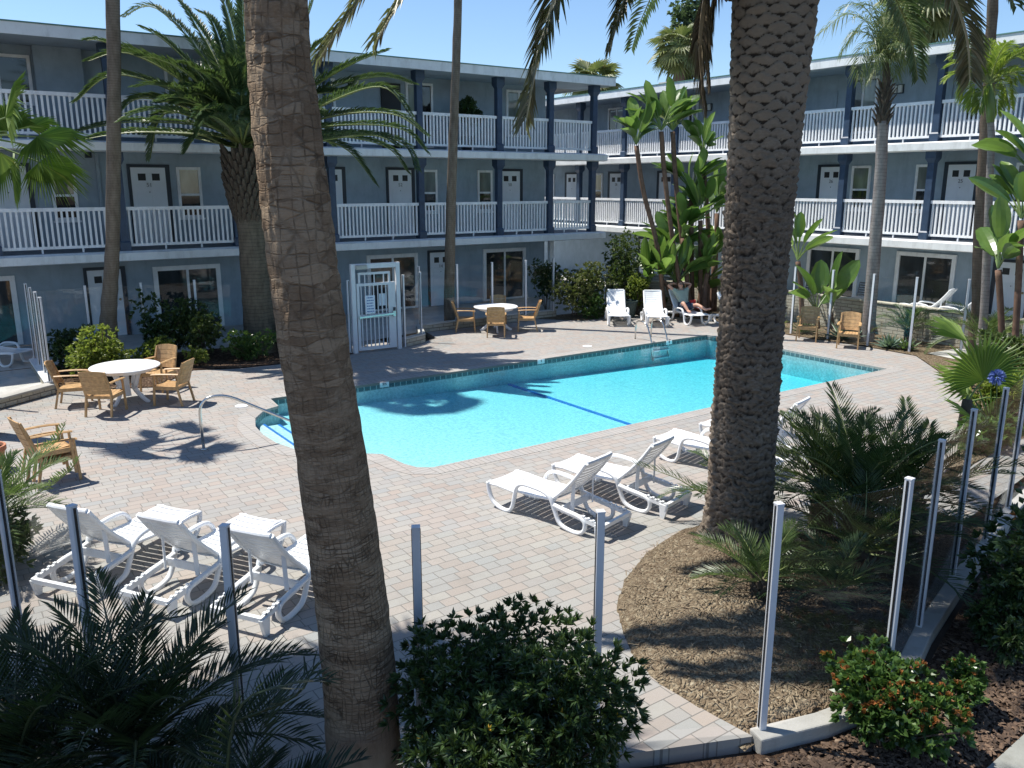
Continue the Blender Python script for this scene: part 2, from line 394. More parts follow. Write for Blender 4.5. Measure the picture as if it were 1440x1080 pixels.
M['litter_bed'] = M['litter']; bed_mat(); M['litter'] = mulch('dry_bed_litter', [(0,(.13,.095,.06)), (.5,(.22,.165,.105)), (.9,(.33,.26,.175)), (1,(.43,.36,.26))], 34)
M['soil'] = simple('dark_soil', (.085,.065,.05), .95, .35, 2, .6, 25, .1)

def stone_wall():
    t = NT('pale_stone_courses'); g = t.n('ShaderNodeNewGeometry'); sep = t.n('ShaderNodeSeparateXYZ'); t.l(g.outputs['Position'], sep.inputs[0])
    cb = t.n('ShaderNodeCombineXYZ'); t.l(t.math('ADD', sep.outputs[0], sep.outputs[1]), cb.inputs[0]); t.l(sep.outputs[2], cb.inputs[1])
    b = t.n('ShaderNodeTexBrick'); b.offset = .37
    for k, v in (('Scale', 1), ('Brick Width', .38), ('Row Height', .10), ('Mortar Size', .010), ('Mortar Smooth', .4)): b.inputs[k].default_value = v
    b.inputs['Color1'].default_value = (0,0,0,1); b.inputs['Color2'].default_value = (1,1,1,1)
    t.l(cb.outputs[0], b.inputs['Vector'])
    c = t.ramp(b.outputs['Color'], [(0,(.42,.39,.31)), (.5,(.52,.49,.40)), (1,(.46,.42,.35))])
    c = t.mix(t.ramp(t.noise(t.world(), 12, 5), [(.4,0),(.7,.4)]), c, (.30,.27,.21))
    c = t.mix(b.outputs['Fac'], c, (.20,.18,.15))
    return t.done(t.pbr(c, .9, t.bump(t.math('SUBTRACT', t.math('MULTIPLY', t.noise(t.world(), 30, 5), .6), b.outputs['Fac']), .9, .03), .15))
M['stone'] = stone_wall()

def pool_mats():
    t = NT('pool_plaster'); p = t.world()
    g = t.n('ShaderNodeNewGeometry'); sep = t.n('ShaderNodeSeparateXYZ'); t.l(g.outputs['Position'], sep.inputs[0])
    n = t.noise(p, 17, 3, .6); base = t.ramp(n, [(.36, (.55,.56,.555)), (.5, (.66,.66,.655)), (.62, (.77,.76,.75))])  # mottling imitates rippled light on the pool floor, painted into the plaster colour
    # waterline tiles: dark teal squares in the top band
    cb = t.n('ShaderNodeCombineXYZ'); t.l(t.math('ADD', sep.outputs[0], sep.outputs[1]), cb.inputs[0]); t.l(sep.outputs[2], cb.inputs[1])
    b = t.n('ShaderNodeTexBrick'); b.offset = 0
    for k, v in (('Scale', 1), ('Brick Width', .15), ('Row Height', .15), ('Mortar Size', .012)): b.inputs[k].default_value = v
    b.inputs['Color1'].default_value = (.020,.075,.10,1); b.inputs['Color2'].default_value = (.05,.14,.16,1); b.inputs['Mortar'].default_value = (.33,.42,.42,1)
    t.l(cb.outputs[0], b.inputs['Vector'])
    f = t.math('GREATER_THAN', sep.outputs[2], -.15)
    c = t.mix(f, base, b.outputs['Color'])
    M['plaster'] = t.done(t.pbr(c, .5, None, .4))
    w = NT('pool_water'); p = w.world((1,1,1))
    nz = w.noise(p, 3.2, 3); nz2 = w.noise(p, 13, 2)
    bmp = w.bump(w.math('ADD', nz, w.math('MULTIPLY', nz2, .35)), .22, .05)
    tr = w.n('ShaderNodeBsdfTransparent'); tr.inputs[0].default_value = (.97,1,1,1)
    gl = w.n('ShaderNodeBsdfGlossy'); gl.inputs['Roughness'].default_value = .02; w.l(bmp, gl.inputs['Normal'])
    fr = w.n('ShaderNodeFresnel'); gg = w.n('ShaderNodeNewGeometry'); w.l(w.math('ADD', 1.33, w.math('MULTIPLY', gg.outputs['Backfacing'], 1/1.33-1.33)), fr.inputs[0]); w.l(bmp, fr.inputs['Normal'])
    m = w.n('ShaderNodeMixShader'); w.l(w.math('MULTIPLY', fr.outputs[0], .8), m.inputs[0]); w.l(tr.outputs[0], m.inputs[1]); w.l(gl.outputs[0], m.inputs[2])
    va = w.n('ShaderNodeVolumeAbsorption'); va.inputs[0].default_value = (.0,.87,.96,1); va.inputs[1].default_value = .66
    w.l(va.outputs[0], w.out.inputs[1])
    M['water'] = w.done(m.outputs[0])
pool_mats()
M['blue_tile'] = simple('blue_tile', (.05,.19,.55), .35)

# ------------------------------------------------------------------ world, sun, camera
SUNV = V((-.31, .40, 1.0)).normalized()
def setup():
    w = bpy.data.worlds.new('World'); scn.world = w; w.use_nodes = True
    nt = w.node_tree; bg = nt.nodes['Background']; sky = nt.nodes.new('ShaderNodeTexSky'); sky.sky_type = 'NISHITA'
    sky.sun_disc = False; sky.sun_elevation = math.asin(SUNV.z); sky.sun_rotation = math.atan2(SUNV.x, SUNV.y)
    sky.air_density = 1.0; sky.dust_density = .15; sky.ozone_density = 6.0; sky.altitude = 10
    nt.links.new(sky.outputs[0], bg.inputs[0]); bg.inputs[1].default_value = .092
    L = bpy.data.lights.new('sun', 'SUN'); L.energy = 4.0; L.angle = rad(.53); L.color = (1, .955, .88)
    o = bpy.data.objects.new('sun', L); COL.objects.link(o); o.rotation_euler = SUNV.to_track_quat('Z', 'Y').to_euler()
    cam = bpy.data.cameras.new('camera'); cam.sensor_width = 36; cam.lens = 36 * F / 1440; cam.clip_end = 800; cam.clip_start = .1
    c = bpy.data.objects.new('camera', cam); COL.objects.link(c); c.location = (0, 0, CH)
    d = V((CF[0]*math.cos(PITCH), CF[1]*math.cos(PITCH), -math.sin(PITCH)))
    c.rotation_euler = d.to_track_quat('-Z', 'Y').to_euler(); scn.camera = c
    scn.view_settings.view_transform = 'Standard'; scn.view_settings.look = 'None'
    scn.view_settings.exposure = .86; scn.view_settings.gamma = 1
    scn.cycles.max_bounces = 8; scn.cycles.transparent_max_bounces = 24; scn.cycles.glossy_bounces = 3; scn.cycles.diffuse_bounces = 4
    scn.cycles.caustics_reflective = False; scn.cycles.caustics_refractive = False
    scn.cycles.use_denoising = True
setup()

def text_mesh(txt, size, depth=.004):
    cu = bpy.data.curves.new('text', 'FONT'); cu.body = txt; cu.size = size; cu.extrude = depth; cu.align_x = 'CENTER'; cu.align_y = 'CENTER'
    o = bpy.data.objects.new('text', cu); COL.objects.link(o)
    dg = bpy.context.evaluated_depsgraph_get(); dg.update()
    me = bpy.data.meshes.new_from_object(o.evaluated_get(dg))
    bpy.data.objects.remove(o); return me
def text_obj(name, txt, size, m, mat4, parent=None):
    me = text_mesh(txt, size); me.materials.clear(); me.materials.append(m); me.transform(mat4)
    o = bpy.data.objects.new(name, me); COL.objects.link(o)
    if parent: o.parent = parent
    return o

# ================================================================== SETTING
def sheet(name, outer, z, mat, holes=(), skirt=0, label=None, kind='structure'):
    bm = bmesh.new(); edges = []
    def loop(pts):
        vs = [bm.verts.new((p[0], p[1], z)) for p in pts]
        for i in range(len(vs)): edges.append(bm.edges.new((vs[i], vs[(i+1) % len(vs)])))
        return vs
    ov = loop(outer)
    for h in holes: loop(h)
    bmesh.ops.triangle_fill(bm, edges=edges, use_beauty=True)
    for f in bm.faces:
        f.normal_update()
        if f.normal.z < 0: f.normal_flip()
    if skirt:
        lo = [bm.verts.new((p[0], p[1], z - skirt)) for p in outer]
        n = len(ov)
        for i in range(n): bm.faces.new((ov[i], lo[i], lo[(i+1) % n], ov[(i+1) % n]))
    me = bpy.data.meshes.new(name); bm.to_mesh(me); bm.free(); me.materials.append(mat)
    o = bpy.data.objects.new(name, me); COL.objects.link(o)
    return tag(o, label, None, None, kind)

# pool outline (counter-clockwise)
POOL = [(6.15,10.94),(18.69,10.94),(18.69,16.64),(5.55,16.64),(5.48,15.98),(5.15,15.84),(4.80,15.35),(4.62,14.8),(4.56,14.2),(4.58,13.6),(4.72,13.05),(5.05,12.6),(5.5,12.25),(5.80,12.0),(5.86,11.35),(5.95,11.08)]
def offset(poly, d):
    n = len(poly); out = []
    for i in range(n):
        a, b, c = V((*poly[i-1],0)), V((*poly[i],0)), V((*poly[(i+1)%n],0))
        n1 = (b-a).normalized(); n2 = (c-b).normalized()
        n1 = V((n1.y,-n1.x,0)); n2 = V((n2.y,-n2.x,0)); m = (n1+n2).normalized()
        k = d / max(.5, m.dot(n1)); out.append((b.x+m.x*k, b.y+m.y*k))
    return out
COP = offset(POOL, .32)
sheet('ground', [(-300,-300),(300,-300),(300,300),(-300,300)], -.14, M['soil'], [offset(POOL, .15)])
PATIO = [(-4,9.8),(-.75,10.2),(-.25,9.1),(.15,7.92),(.55,6.62),(1.42,5.56),(2.55,4.75),(3.82,4.22),(4.98,3.72),(4.93,4.1),(4.88,4.68),(4.98,5.1),(5.2,5.5),(5.52,5.95),(6.0,6.35),(6.6,6.65),(7.3,6.8),(8.0,6.65),(8.5,6.25),(8.8,5.85),(9.6,5.55),(11,5.7),(12.66,6.27),(14.2,6.8),(16,7.39),(18,8.9),(19.5,10.15),(20.75,11.4),(20.85,13),(20.7,14.3),(20.65,15.5),(20.8,17.5),(20.85,18.6),(20.5,19.5),(20,20.3),(19.2,21.0),(18.2,21.1),(17.5,20.7),(17.0,21.2),(16.3,22.1),(15.8,21.72),(14.5,21.75),(13.2,21.8),(12.15,21.85),(11.9,20.75),(11.25,20.45),(10.4,20.25),(10.4,21.6),(8.95,21.6),(8.95,20.0),(8.0,19.8),(6.9,19.85),(5.9,19.95),(4.96,20.35),(4.3,19.6),(3.84,19.05),(3.0,19.45),(2.15,19.75),(1.95,19.62),(.9,18.85),(-1.5,17.1),(-4,15.3)]
sheet('patio_paving', PATIO, 0, M['paver'], [COP], skirt=.14)
# coping: four long strips plus the rounded end, laid with their bricks square to the water
def strip(i0, i1): return [POOL[i] for i in range(i0, i1+1)] + [COP[i] for i in range(i1, i0-1, -1)]
def coping(idx, mat):
    mb = MB()
    for a, b in idx:
        p, q, r, s = POOL[a], POOL[b], COP[b], COP[a]
        mb.add([(p[0],p[1],.004),(q[0],q[1],.004),(r[0],r[1],.004),(s[0],s[1],.004),(p[0],p[1],-.05),(q[0],q[1],-.05)], [(0,3,2,1),(0,1,5,4)])
    return tag(mb.build('pool_coping', mat, fix=True), kind='structure')
coping([(0,1),(2,3),(4,5),(12,13)], M['coping']); coping([(1,2),(3,4)] + [(i,i+1) for i in range(5,12)] + [(13,14),(14,15),(15,0)], M['coping_y'])
# basin: walls and a sloping floor, steps in the rounded end
def zfl(x): return -.37 - max(0, min(1, (x-6)/12)) * .30
mb = MB(); n = len(POOL)
mb.v = [(p[0],p[1],-.05) for p in POOL] + [(p[0],p[1],zfl(p[0])) for p in POOL]
mb.f = [(i, n+i, n+(i+1)%n, (i+1)%n) for i in range(n)]; mb.m = [0]*n
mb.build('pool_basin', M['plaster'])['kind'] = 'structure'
bm = bmesh.new(); vs = [bm.verts.new((p[0],p[1],zfl(p[0]))) for p in POOL]
bm.faces.new(vs); bmesh.ops.triangulate(bm, faces=bm.faces)
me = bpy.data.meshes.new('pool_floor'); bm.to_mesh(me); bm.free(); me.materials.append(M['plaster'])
o = bpy.data.objects.new('pool_floor', me); COL.objects.link(o); o['kind'] = 'structure'
# entry steps in the rounded bay, each nosing edged with blue tile
mb = MB(); mb2 = MB()
for k in range(3):
    x1 = 5.0 + k*.33; z = -.17 - k*.085
    y0, y1 = 12.95 - k*.22, 15.45 + k*.1
    arc = [(x1, y0), (x1, y1)] + ([(4.95,y1),(4.82,15.2),(4.66,14.8),(4.60,14.2),(4.62,13.6),(4.76,13.15),(4.95,12.95)] if k == 0 else [(x1-.34,y1),(x1-.34,y0)])
    mb.prism(arc, z-.5, z)
    mb2.box(x1-.045, x1+.004, y0, y1, z-.03, z+.004)
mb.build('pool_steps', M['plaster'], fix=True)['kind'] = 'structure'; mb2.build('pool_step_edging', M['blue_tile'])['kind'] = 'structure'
mb = MB()
for k in range(11): y0 = 11.0+k*.505; mb.box(11.47, 11.55, y0, y0+.5, zfl(11.5)-.06, zfl(11.5)+.03)
mb.build('pool_depth_stripe', M['blue_tile'])['kind'] = 'structure'
# water body
bm = bmesh.new(); inn = offset(POOL, -.002)
top = [bm.verts.new((p[0],p[1],-.055)) for p in inn]; bot = [bm.verts.new((p[0],p[1],-1.2)) for p in inn]
bm.faces.new(top); bm.faces.new(bot[::-1])
for i in range(n): bm.faces.new((top[i], bot[i], bot[(i+1)%n], top[(i+1)%n]))
bmesh.ops.triangulate(bm, faces=[f for f in bm.faces if len(f.verts) > 4]); bmesh.ops.recalc_face_normals(bm, faces=bm.faces)
me = bpy.data.meshes.new('water'); bm.to_mesh(me); bm.free(); me.materials.append(M['water'])
o = bpy.data.objects.new('water', me); COL.objects.link(o); o['kind'] = 'structure'
# depth markers on the far waterline, skimmer lids on the deck
for txt, x in (('2½', 8.15), ('5', 12.55), ('8', 17.1)):
    mb = MB(); mb.box(x-.11, x+.11, 16.615, 16.636, -.11, .0)
    p = mb.build('depth_marker', M['white_paint']); tag(p, f'white tile reading {txt} on the far waterline of the pool', 'depth marker', 'depth marker tiles along the pool')
    text_obj('depth_number', txt, .085, M['black'], Matrix.Translation((x, 16.610, -.035)) @ Matrix.Rotation(PI/2, 4, 'X'), p)
for px, py, lab in ((340, 571, 'round white skimmer lid in the pavers beside the pool steps'), (826, 487, 'round white skimmer lid in the pavers on the far side of the pool')):
    t = CH / -ray(px, py).z; q = ray(px, py) * t
    mb = MB(); mb.lathe([(.13,.001),(.13,.010),(.118,.014)], 20, (q.x, q.y, 0)); mb.lathe([(.02,.0145),(.018,.018)], 10, (q.x, q.y, 0))
    tag(mb.build('skimmer_lid', M['white_paint']), lab, 'skimmer lid', 'skimmer lids in the paving')

# planting beds
sheet('planting_bed', [(1.95,19.8),(2.15,19.75),(3.0,19.45),(3.84,19.05),(4.3,19.6),(4.96,20.35),(5.9,19.95),(6.9,19.85),(8.0,19.8),(8.95,20.0),(8.95,22.6),(1.95,22.9)], .02, M['mulch'])
sheet('planting_bed', [(16.3,22.1),(17.0,21.2),(17.5,20.7),(18.2,21.1),(19.2,21.0),(20,20.3),(20.5,19.5),(20.85,18.6),(20.8,17.5),(20.65,15.5),(20.7,14.3),(20.85,13),(20.75,11.4),(19.5,10.15),(18,8.9),(16,7.39),(14.2,6.8),(12.66,6.27),(13.2,6.15),(16,6.4),(22.9,8.4),(22.9,22.2)], .018, M['litter'])
sheet('walkway', [(-8,22.7),(1.9,22.9),(8.95,22.6),(8.95,21.55),(10.4,21.55),(12.1,21.95),(15.8,21.8),(17,22.2),(23.0,22.2),(31,22.2),(31,45),(-8,45)], .006, M['concrete'])
sheet('walkway', [(22.95,5),(30,5),(30,22),(22.95,22)], .33, M['concrete'], skirt=.5)
sheet('walkway', [(-4,15.35),(-1.5,17.2),(.9,19.0),(1.9,19.75),(1.9,22.8),(-8,22.8),(-8,15.3)], .008, M['concrete'])
sheet('walkway', [(9.3,5.0),(11,5.05),(14,5.5),(18,6.1),(26,7.2),(26,8.6),(18,6.7),(13.0,6.1),(11,5.72),(9.7,5.5)], .010, M['paver'])
sheet('walkway', [(20.9,9.9),(24,9.6),(24,11.1),(21.2,11.35)], .030, M['concrete'])
sheet('path', [(4,2.52),(6.06,2.49),(6.95,2.53),(16,3.2),(16,1.9),(4,1.3)], -.085, M['path_concrete'])
sheet('planting_bed', [(-4,9.7),(-.8,10.1),(-.3,9.05),(.1,7.9),(.5,6.6),(1.38,5.5),(2.5,4.7),(3.8,4.16),(5.0,3.62),(6.5,3.30),(7.8,3.70),(9.2,4.1),(11.8,4.75),(26,7.1),(26,2.6),(16,3.2),(6.95,2.53),(6.06,2.49),(4,2.5),(4,-1),(-6,-1)], -.10, M['mulch'])
def mound(name, outline, mat, z0, hf, res=.06):
    xs = [p[0] for p in outline]; ys = [p[1] for p in outline]
    def inside(x, y):
        c = False
        for i in range(len(outline)):
            (x1,y1),(x2,y2) = outline[i-1], outline[i]
            if (y1>y) != (y2>y) and x < (x2-x1)*(y-y1)/(y2-y1)+x1: c = not c
        return c
    def dist(x, y):
        d = 9
        for i in range(len(outline)):
            a = V(outline[i-1]); b = V(outline[i]); p = V((x,y)); t = max(0, min(1, (p-a).dot(b-a)/(b-a).length_squared)); d = min(d, (p-a-(b-a)*t).length)
        return d
    mb = MB(); idx = {}
    nx = int((max(xs)-min(xs)+.4)/res)+2; ny = int((max(ys)-min(ys)+.4)/res)+2
    for i in range(nx):
        for j in range(ny):
            x = min(xs)-.2+i*res; y = min(ys)-.2+j*res; ins = inside(x,y); d = dist(x,y)
            if not ins and d > .16: continue
            idx[(i,j)] = len(mb.v); mb.v.append((x, y, z0 + hf(x,y,d) if ins else -.03 - d*.3))
    for (i,j) in list(idx):
        q = [(i,j),(i+1,j),(i+1,j+1),(i,j+1)]
        if all(k in idx for k in q): mb.f.append([idx[k] for k in q]); mb.m.append(0)
    return tag(mb.build(name, mat, smooth=True), kind='structure')
def nz(x, y, s): return mathutils.noise.noise(V((x*s, y*s, 3.7)))
PB = [(4.98,3.8),(4.93,4.1),(4.88,4.68),(4.98,5.1),(5.2,5.5),(5.52,5.95),(6.0,6.35),(6.6,6.65),(7.3,6.8),(8.0,6.65),(8.5,6.25),(8.8,5.85),(9.6,5.55),(10.8,5.65),(10.8,5.0),(9.2,4.5),(7.7,4.0),(6.45,3.6)]
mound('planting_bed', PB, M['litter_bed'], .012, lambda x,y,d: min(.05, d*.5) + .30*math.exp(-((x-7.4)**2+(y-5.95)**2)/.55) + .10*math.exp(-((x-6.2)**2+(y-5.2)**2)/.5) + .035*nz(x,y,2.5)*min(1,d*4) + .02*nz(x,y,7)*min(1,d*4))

def low_wall(name, label, pts, w, z0, z1, mat, capmat=None, ov=.03):
    t = thing(name, label, 'low wall', (0,0,0))
    for i in range(len(pts)-1):
        a, b = V((*pts[i], 0)), V((*pts[i+1], 0))
        mb = MB(); mb.bar(a + V((0,0,(z0+z1)/2)), b + V((0,0,(z0+z1)/2)), w, z1-z0); mb.build('masonry', mat, t)
        if capmat:
            d = (b-a).normalized()*.02; mb = MB(); mb.bar(a-d + V((0,0,z1+.0225)), b+d + V((0,0,z1+.0225)), w+2*ov, .045); mb.build('cap', capmat, t, bevel=.008)
    return t
def polyline_wall(name, label, pts, w, z0, z1, mat, cat='kerb'):
    L = [V((*p,0)) for p in pts]; lo = []; hi = []
    for i, p in enumerate(L):
        t = (L[min(i+1,len(L)-1)]-L[max(i-1,0)]).normalized(); nn = V((-t.y,t.x,0))*w/2
        lo.append((p-nn)); hi.append((p+nn))
    mb = MB(); mb.prism([(p.x,p.y) for p in lo] + [(p.x,p.y) for p in hi[::-1]], z0, z1)
    return tag(mb.build(name, mat, bevel=.015), label, cat)
polyline_wall('concrete_kerb', 'pale concrete kerb under the nearest glass fence beside the bark mulch', [(4.98,3.70),(5.6,3.52),(6.42,3.40),(7.1,3.62),(7.68,3.82),(9.05,4.2),(10.35,4.50),(11.7,4.86),(14,5.3),(20,6.3)], .17, -.13, .035, M['curb'])
low_wall('low_stone_wall', 'knee high pale stone wall capped grey at the left end of the patio', [(-3,16.3),(1.90,19.78)], .22, -.1, .17, M['stone'], M['curb'])
low_wall('low_stone_wall', 'white capped low wall running back from the left patio corner to the motel', [(1.93,19.92),(1.93,22.8)], .2, -.1, .2, M['stone'], M['white_paint'])
low_wall('low_stone_wall', 'short pale block wall just right of the white pool gate', [(10.52,20.15),(11.25,20.45),(11.95,21.9),(17.2,22.05)], .18, -.1, .2, M['stone'], M['concrete'], .0)
low_wall('low_stone_wall', 'waist high pale stone wall in front of the right wing patios', [(22.9,24),(22.9,9.5)], .2, -.1, .93, M['stone'], M['stone'])
low_wall('low_stone_wall', 'pale stone planter wall behind the bird of paradise clump', [(19.4,22.0),(21.6,20.2)], .2, -.1, 1.02, M['stone'], M['stone'])

# ================================================================== BUILDINGS
BS = 1.08                       # the wings stand a little farther off (and are a little larger) than first measured
GZ = CH - CH/BS                 # ground level in a wing's own units
def bpt(x, y, z): return (x*BS, y*BS, CH + (z-CH)*BS)
def motel(name, label, plane, axis, sections, posts, doors, windows, sliders, lamps, block, extra=()):
    T = thing(name, label, 'building', (0,0,CH*(1-BS))); T.scale = (BS,BS,BS)
    def P(u, w, z): return (u, plane+w, z) if axis == 'x' else (plane+w, u, z)
    def B(mb, u0, u1, w0, w1, z0, z1):
        a = P(min(u0,u1), min(w0,w1), min(z0,z1)); b = P(max(u0,u1), max(w0,w1), max(z0,z1))
        mb.box(a[0], b[0], a[1], b[1], a[2], b[2])
    def TM(u, w, z):
        p = P(u, w, z)
        R = Matrix(((1,0,0),(0,0,-1),(0,1,0))) if axis == 'x' else Matrix(((0,0,-1),(-1,0,0),(0,1,0)))
        return Matrix.Translation(p) @ R.to_4x4()
    W = 1.5
    for (u0, u1, dz, b0, b1) in sections:
        mb = MB(); B(mb, b0, b1, W, 9.5, -.1, 7.60+dz); mb.build('wall', M['wall'], T)
        mb = MB(); B(mb, u0-.25, u1+.25, -.42, 10, 7.62+dz, 7.80+dz); mb.build('roof', M['roof'], T)
        mb = MB(); B(mb, u0-.28, u1+.28, -.46, -.42, 7.55+dz, 7.805+dz)
        B(mb, u0-.28, u0-.25, -.42, 10, 7.55+dz, 7.805+dz); B(mb, u1+.25, u1+.28, -.42, 10, 7.55+dz, 7.805+dz)
        f = mb.build('roof_fascia', M['fascia'], T)
        mb = MB(); B(mb, u0-.30, u1+.30, -.48, -.40, 7.807+dz, 7.835+dz); mb.build('drip_edge', M['roof_edge'], f)
        mb = MB(); B(mb, u0-.24, u1+.24, -.415, W-.004, 7.585+dz, 7.616+dz); mb.build('soffit', M['soffit'], T)
        for zt in (2.70, 5.35):
            mb = MB(); B(mb, u0-.05, u1+.05, -.05, W-.004, zt-.10+dz, zt+dz); mb.build('balcony_deck', M['deck'], T)
            mb = MB(); B(mb, u0-.04, u1+.04, -.02, W-.006, zt-.225+dz, zt-.104+dz); mb.build('balcony_soffit', M['soffit'], T)
            mb = MB()
            # fascia board leans outwards: wedge section
            q = [(-.05, zt-.26), (-.24, zt-.23), (-.24, zt-.045), (-.052, zt-.005)]
            vs = [P(u0-.2, w, z+dz) for w, z in q] + [P(u1+.2, w, z+dz) for w, z in q]
            mb.add(vs, [(0,1,2,3),(7,6,5,4),(0,4,5,1),(1,5,6,2),(2,6,7,3),(3,7,4,0)])
            mb.build('balcony_fascia', M['fascia'], T, fix=True)
    def dzof(u):
        for (u0, u1, dz, b0, b1) in sections:
            if u0-.01 <= u <= u1+.01: return dz
        return sections[0][2]
    for lv, us in posts.items():
        zb = 2.70 if lv == 2 else 5.35; zt = 5.124 if lv == 2 else 7.585
        for u in us:
            dz = dzof(u); mb = MB(); s = .092
            B(mb, u-s, u+s, 0, .184, zb+dz+.24, zt+dz-.34)
            B(mb, u-.125, u+.125, -.033, .217, zb+dz, zb+dz+.2)
            for (za, zc, sa, sc) in ((zt-.34, zt-.22, s, .15), (zb+.2, zb+.24, .125, s)):
                vs = [P(u-sa,.092-sa,za+dz),P(u+sa,.092-sa,za+dz),P(u+sa,.092+sa,za+dz),P(u-sa,.092+sa,za+dz),P(u-sc,.092-sc,zc+dz),P(u+sc,.092-sc,zc+dz),P(u+sc,.092+sc,zc+dz),P(u-sc,.092+sc,zc+dz)]
                mb.add(vs, [(0,1,5,4),(1,2,6,5),(2,3,7,6),(3,0,4,7)])
            B(mb, u-.15, u+.15, -.058, .242, zt+dz-.22, zt+dz)
            mb.build('post', M['trim_dark'], T, fix=True)
        us = sorted(us)
        for a, b in zip(us[:-1], us[1:]):
            dz = dzof((a+b)/2); mb = MB(); a2, b2 = a+.10, b-.10
            B(mb, a2-.03, b2+.03, .045, .140, zb+.99+dz, zb+1.075+dz)
            B(mb, a2, b2, .065, .12, zb+.10+dz, zb+.165+dz)
            n = max(3, round((b2-a2)/.118)); st = (b2-a2)/n
            for k in range(n):
                uc = a2 + (k+.5)*st; B(mb, uc-.024, uc+.024, .070, .114, zb+.165+dz, zb+1.0+dz)
            for k in (.33, .67):
                uc = a2+(b2-a2)*k; B(mb, uc-.02, uc+.02, .075, .11, zb+dz, zb+.10+dz)
            mb.build('railing', M['white_paint'], T)
    for (u0, u1, lv, num) in doors:
        zb = {1: GZ+.02, 2: 2.70, 3: 5.35}[lv] + dzof((u0+u1)/2); h = 2.06 if lv > 1 else 1.78; uu0, uu1 = min(u0,u1), max(u0,u1)
        mb = MB()
        B(mb, uu0-.075, uu0, W-.045, W+.01, zb, zb+h+.075); B(mb, uu1, uu1+.11, W-.045, W+.01, zb, zb+h+.075); B(mb, uu0, uu1, W-.045, W+.01, zb+h, zb+h+.075)
        d = MB(); B(d, uu0+.005, uu1-.005, W-.03, W+.01, zb+.01, zb+h-.004); wd = uu1-uu0
        for a, b, c, e in ((.14,.44,.12,.62),(.56,.86,.12,.62),(.14,.44,.72,h-.56),(.56,.86,.72,h-.56)):
            B(d, uu0+wd*a, uu0+wd*b, W-.036, W-.03, zb+c, zb+e)
        dr = d.build('door', M['door'], T)
        mb.build('door_frame', M['dark_frame'], dr)
        for a, b in ((.2,.42),(.6,.82)):
            mb = MB(); B(mb, uu0+wd*a, uu0+wd*b, W-.039, W-.03, zb+h-.34, zb+h-.16); mb.build('door_lite', M['black'], dr)
        mb = MB(); c = P(uu1-.09 if axis == 'x' else uu0+.09, W-.065, zb+.98); mb.ball(c, .033); B(mb, uu1-.105 if axis=='x' else uu0+.075, uu1-.075 if axis=='x' else uu0+.105, W-.06, W-.03, zb+.965, zb+.995); mb.build('knob', M['brass'], dr, smooth=True)
        if num: text_obj('door_number', num, .15, M['number'], TM((uu0+uu1)/2, W-.040, zb+h-.46), dr)
        mb = MB(); mb.ball(P((uu0+uu1)/2, W-.036, zb+h-.64), .014, 6, 4); mb.build('peephole', M['black'], dr)
    for (u0, u1, z0, z1, style) in windows:
        u0, u1 = min(u0,u1), max(u0,u1); dz = dzof((u0+u1)/2); z0 += dz; z1 += dz; fw = .075
        mb = MB()
        B(mb, u0, u0+fw, W-.05, W+.01, z0, z1); B(mb, u1-fw, u1, W-.05, W+.01, z0, z1)
        B(mb, u0+fw, u1-fw, W-.05, W+.01, z1-fw, z1); B(mb, u0+fw, u1-fw, W-.05, W+.01, z0, z0+fw)
        if style == 'hung':
            zm = z0+(z1-z0)*.46; B(mb, u0+fw, u1-fw, W-.045, W+.01, zm-.03, zm+.03)
            B(mb, u0-.03, u1+.03, W-.08, W+.01, z0-.05, z0)
        else:
            um = (u0+u1)/2; B(mb, um-.03, um+.03, W-.045, W+.01, z0+fw, z1-fw)
        wn = mb.build('window', M['white_paint'], T)
        if style == 'hung':
            mb = MB(); B(mb, u0+fw, u1-fw, W-.028, W-.005, zm+.03, z1-fw); mb.build('upper_pane', M['pane_pale'], wn)
            mb = MB(); B(mb, u0+fw, u1-fw, W-.016, W-.004, z0+fw, zm-.03); mb.build('lower_pane', M['pane'], wn)
        else:
            for (a, b, m, e) in ((u0+fw, um-.03, 'pane_pale', .028), (um+.03, u1-fw, 'pane', .018)):
                mb = MB(); B(mb, a, b, W-e, W-.003, z0+fw, z1-fw); mb.build('pane', M[m], wn)
    for (u0, u1, z1) in sliders:
        u0, u1 = min(u0,u1), max(u0,u1); dz = dzof((u0+u1)/2); z0 = GZ+.03; z1 += dz; fw = .10; um = (u0+u1)/2
        mb = MB()
        B(mb, u0-.02, u0+fw, W-.06, W+.01, z0, z1); B(mb, u1-fw, u1+.02, W-.06, W+.01, z0, z1); B(mb, u0+fw, u1-fw, W-.06, W+.01, z1-fw-.02, z1); B(mb, u0+fw, u1-fw, W-.05, W+.01, z0, z0+.06)
        B(mb, um-.035, um+.035, W-.05, W+.01, z0+.06, z1-fw-.02)
        sd = mb.build('sliding_door', M['white_paint'], T)
        for a, b, e in ((u0+fw, um-.035, .03), (um+.035, u1-fw, .018)):
            mb = MB(); B(mb, a, b, W-e, W-.003, z0+.06, z1-fw-.02); mb.build('pane', M['pane_teal'], sd)
    for (u, z) in lamps:
        mb = MB(); B(mb, u-.17, u+.17, W-.03, W, z-.13, z+.13); lm = mb.build('wall_lamp', M['dark_frame'], T)
        for s in (-.085, .085):
            mb = MB(); B(mb, u+s-.06, u+s+.06, W-.10, W-.031, z-.105, z+.105); mb.build('lamp_glass', M['lamp_glass'], lm, bevel=.01)
    for (nm, u0, u1, w0, w1, z0, z1, m) in extra:
        mb = MB(); B(mb, u0, u1, w0, w1, z0, z1); mb.build(nm, M[m], T)
    return T
WZ = (3.42, 4.78)
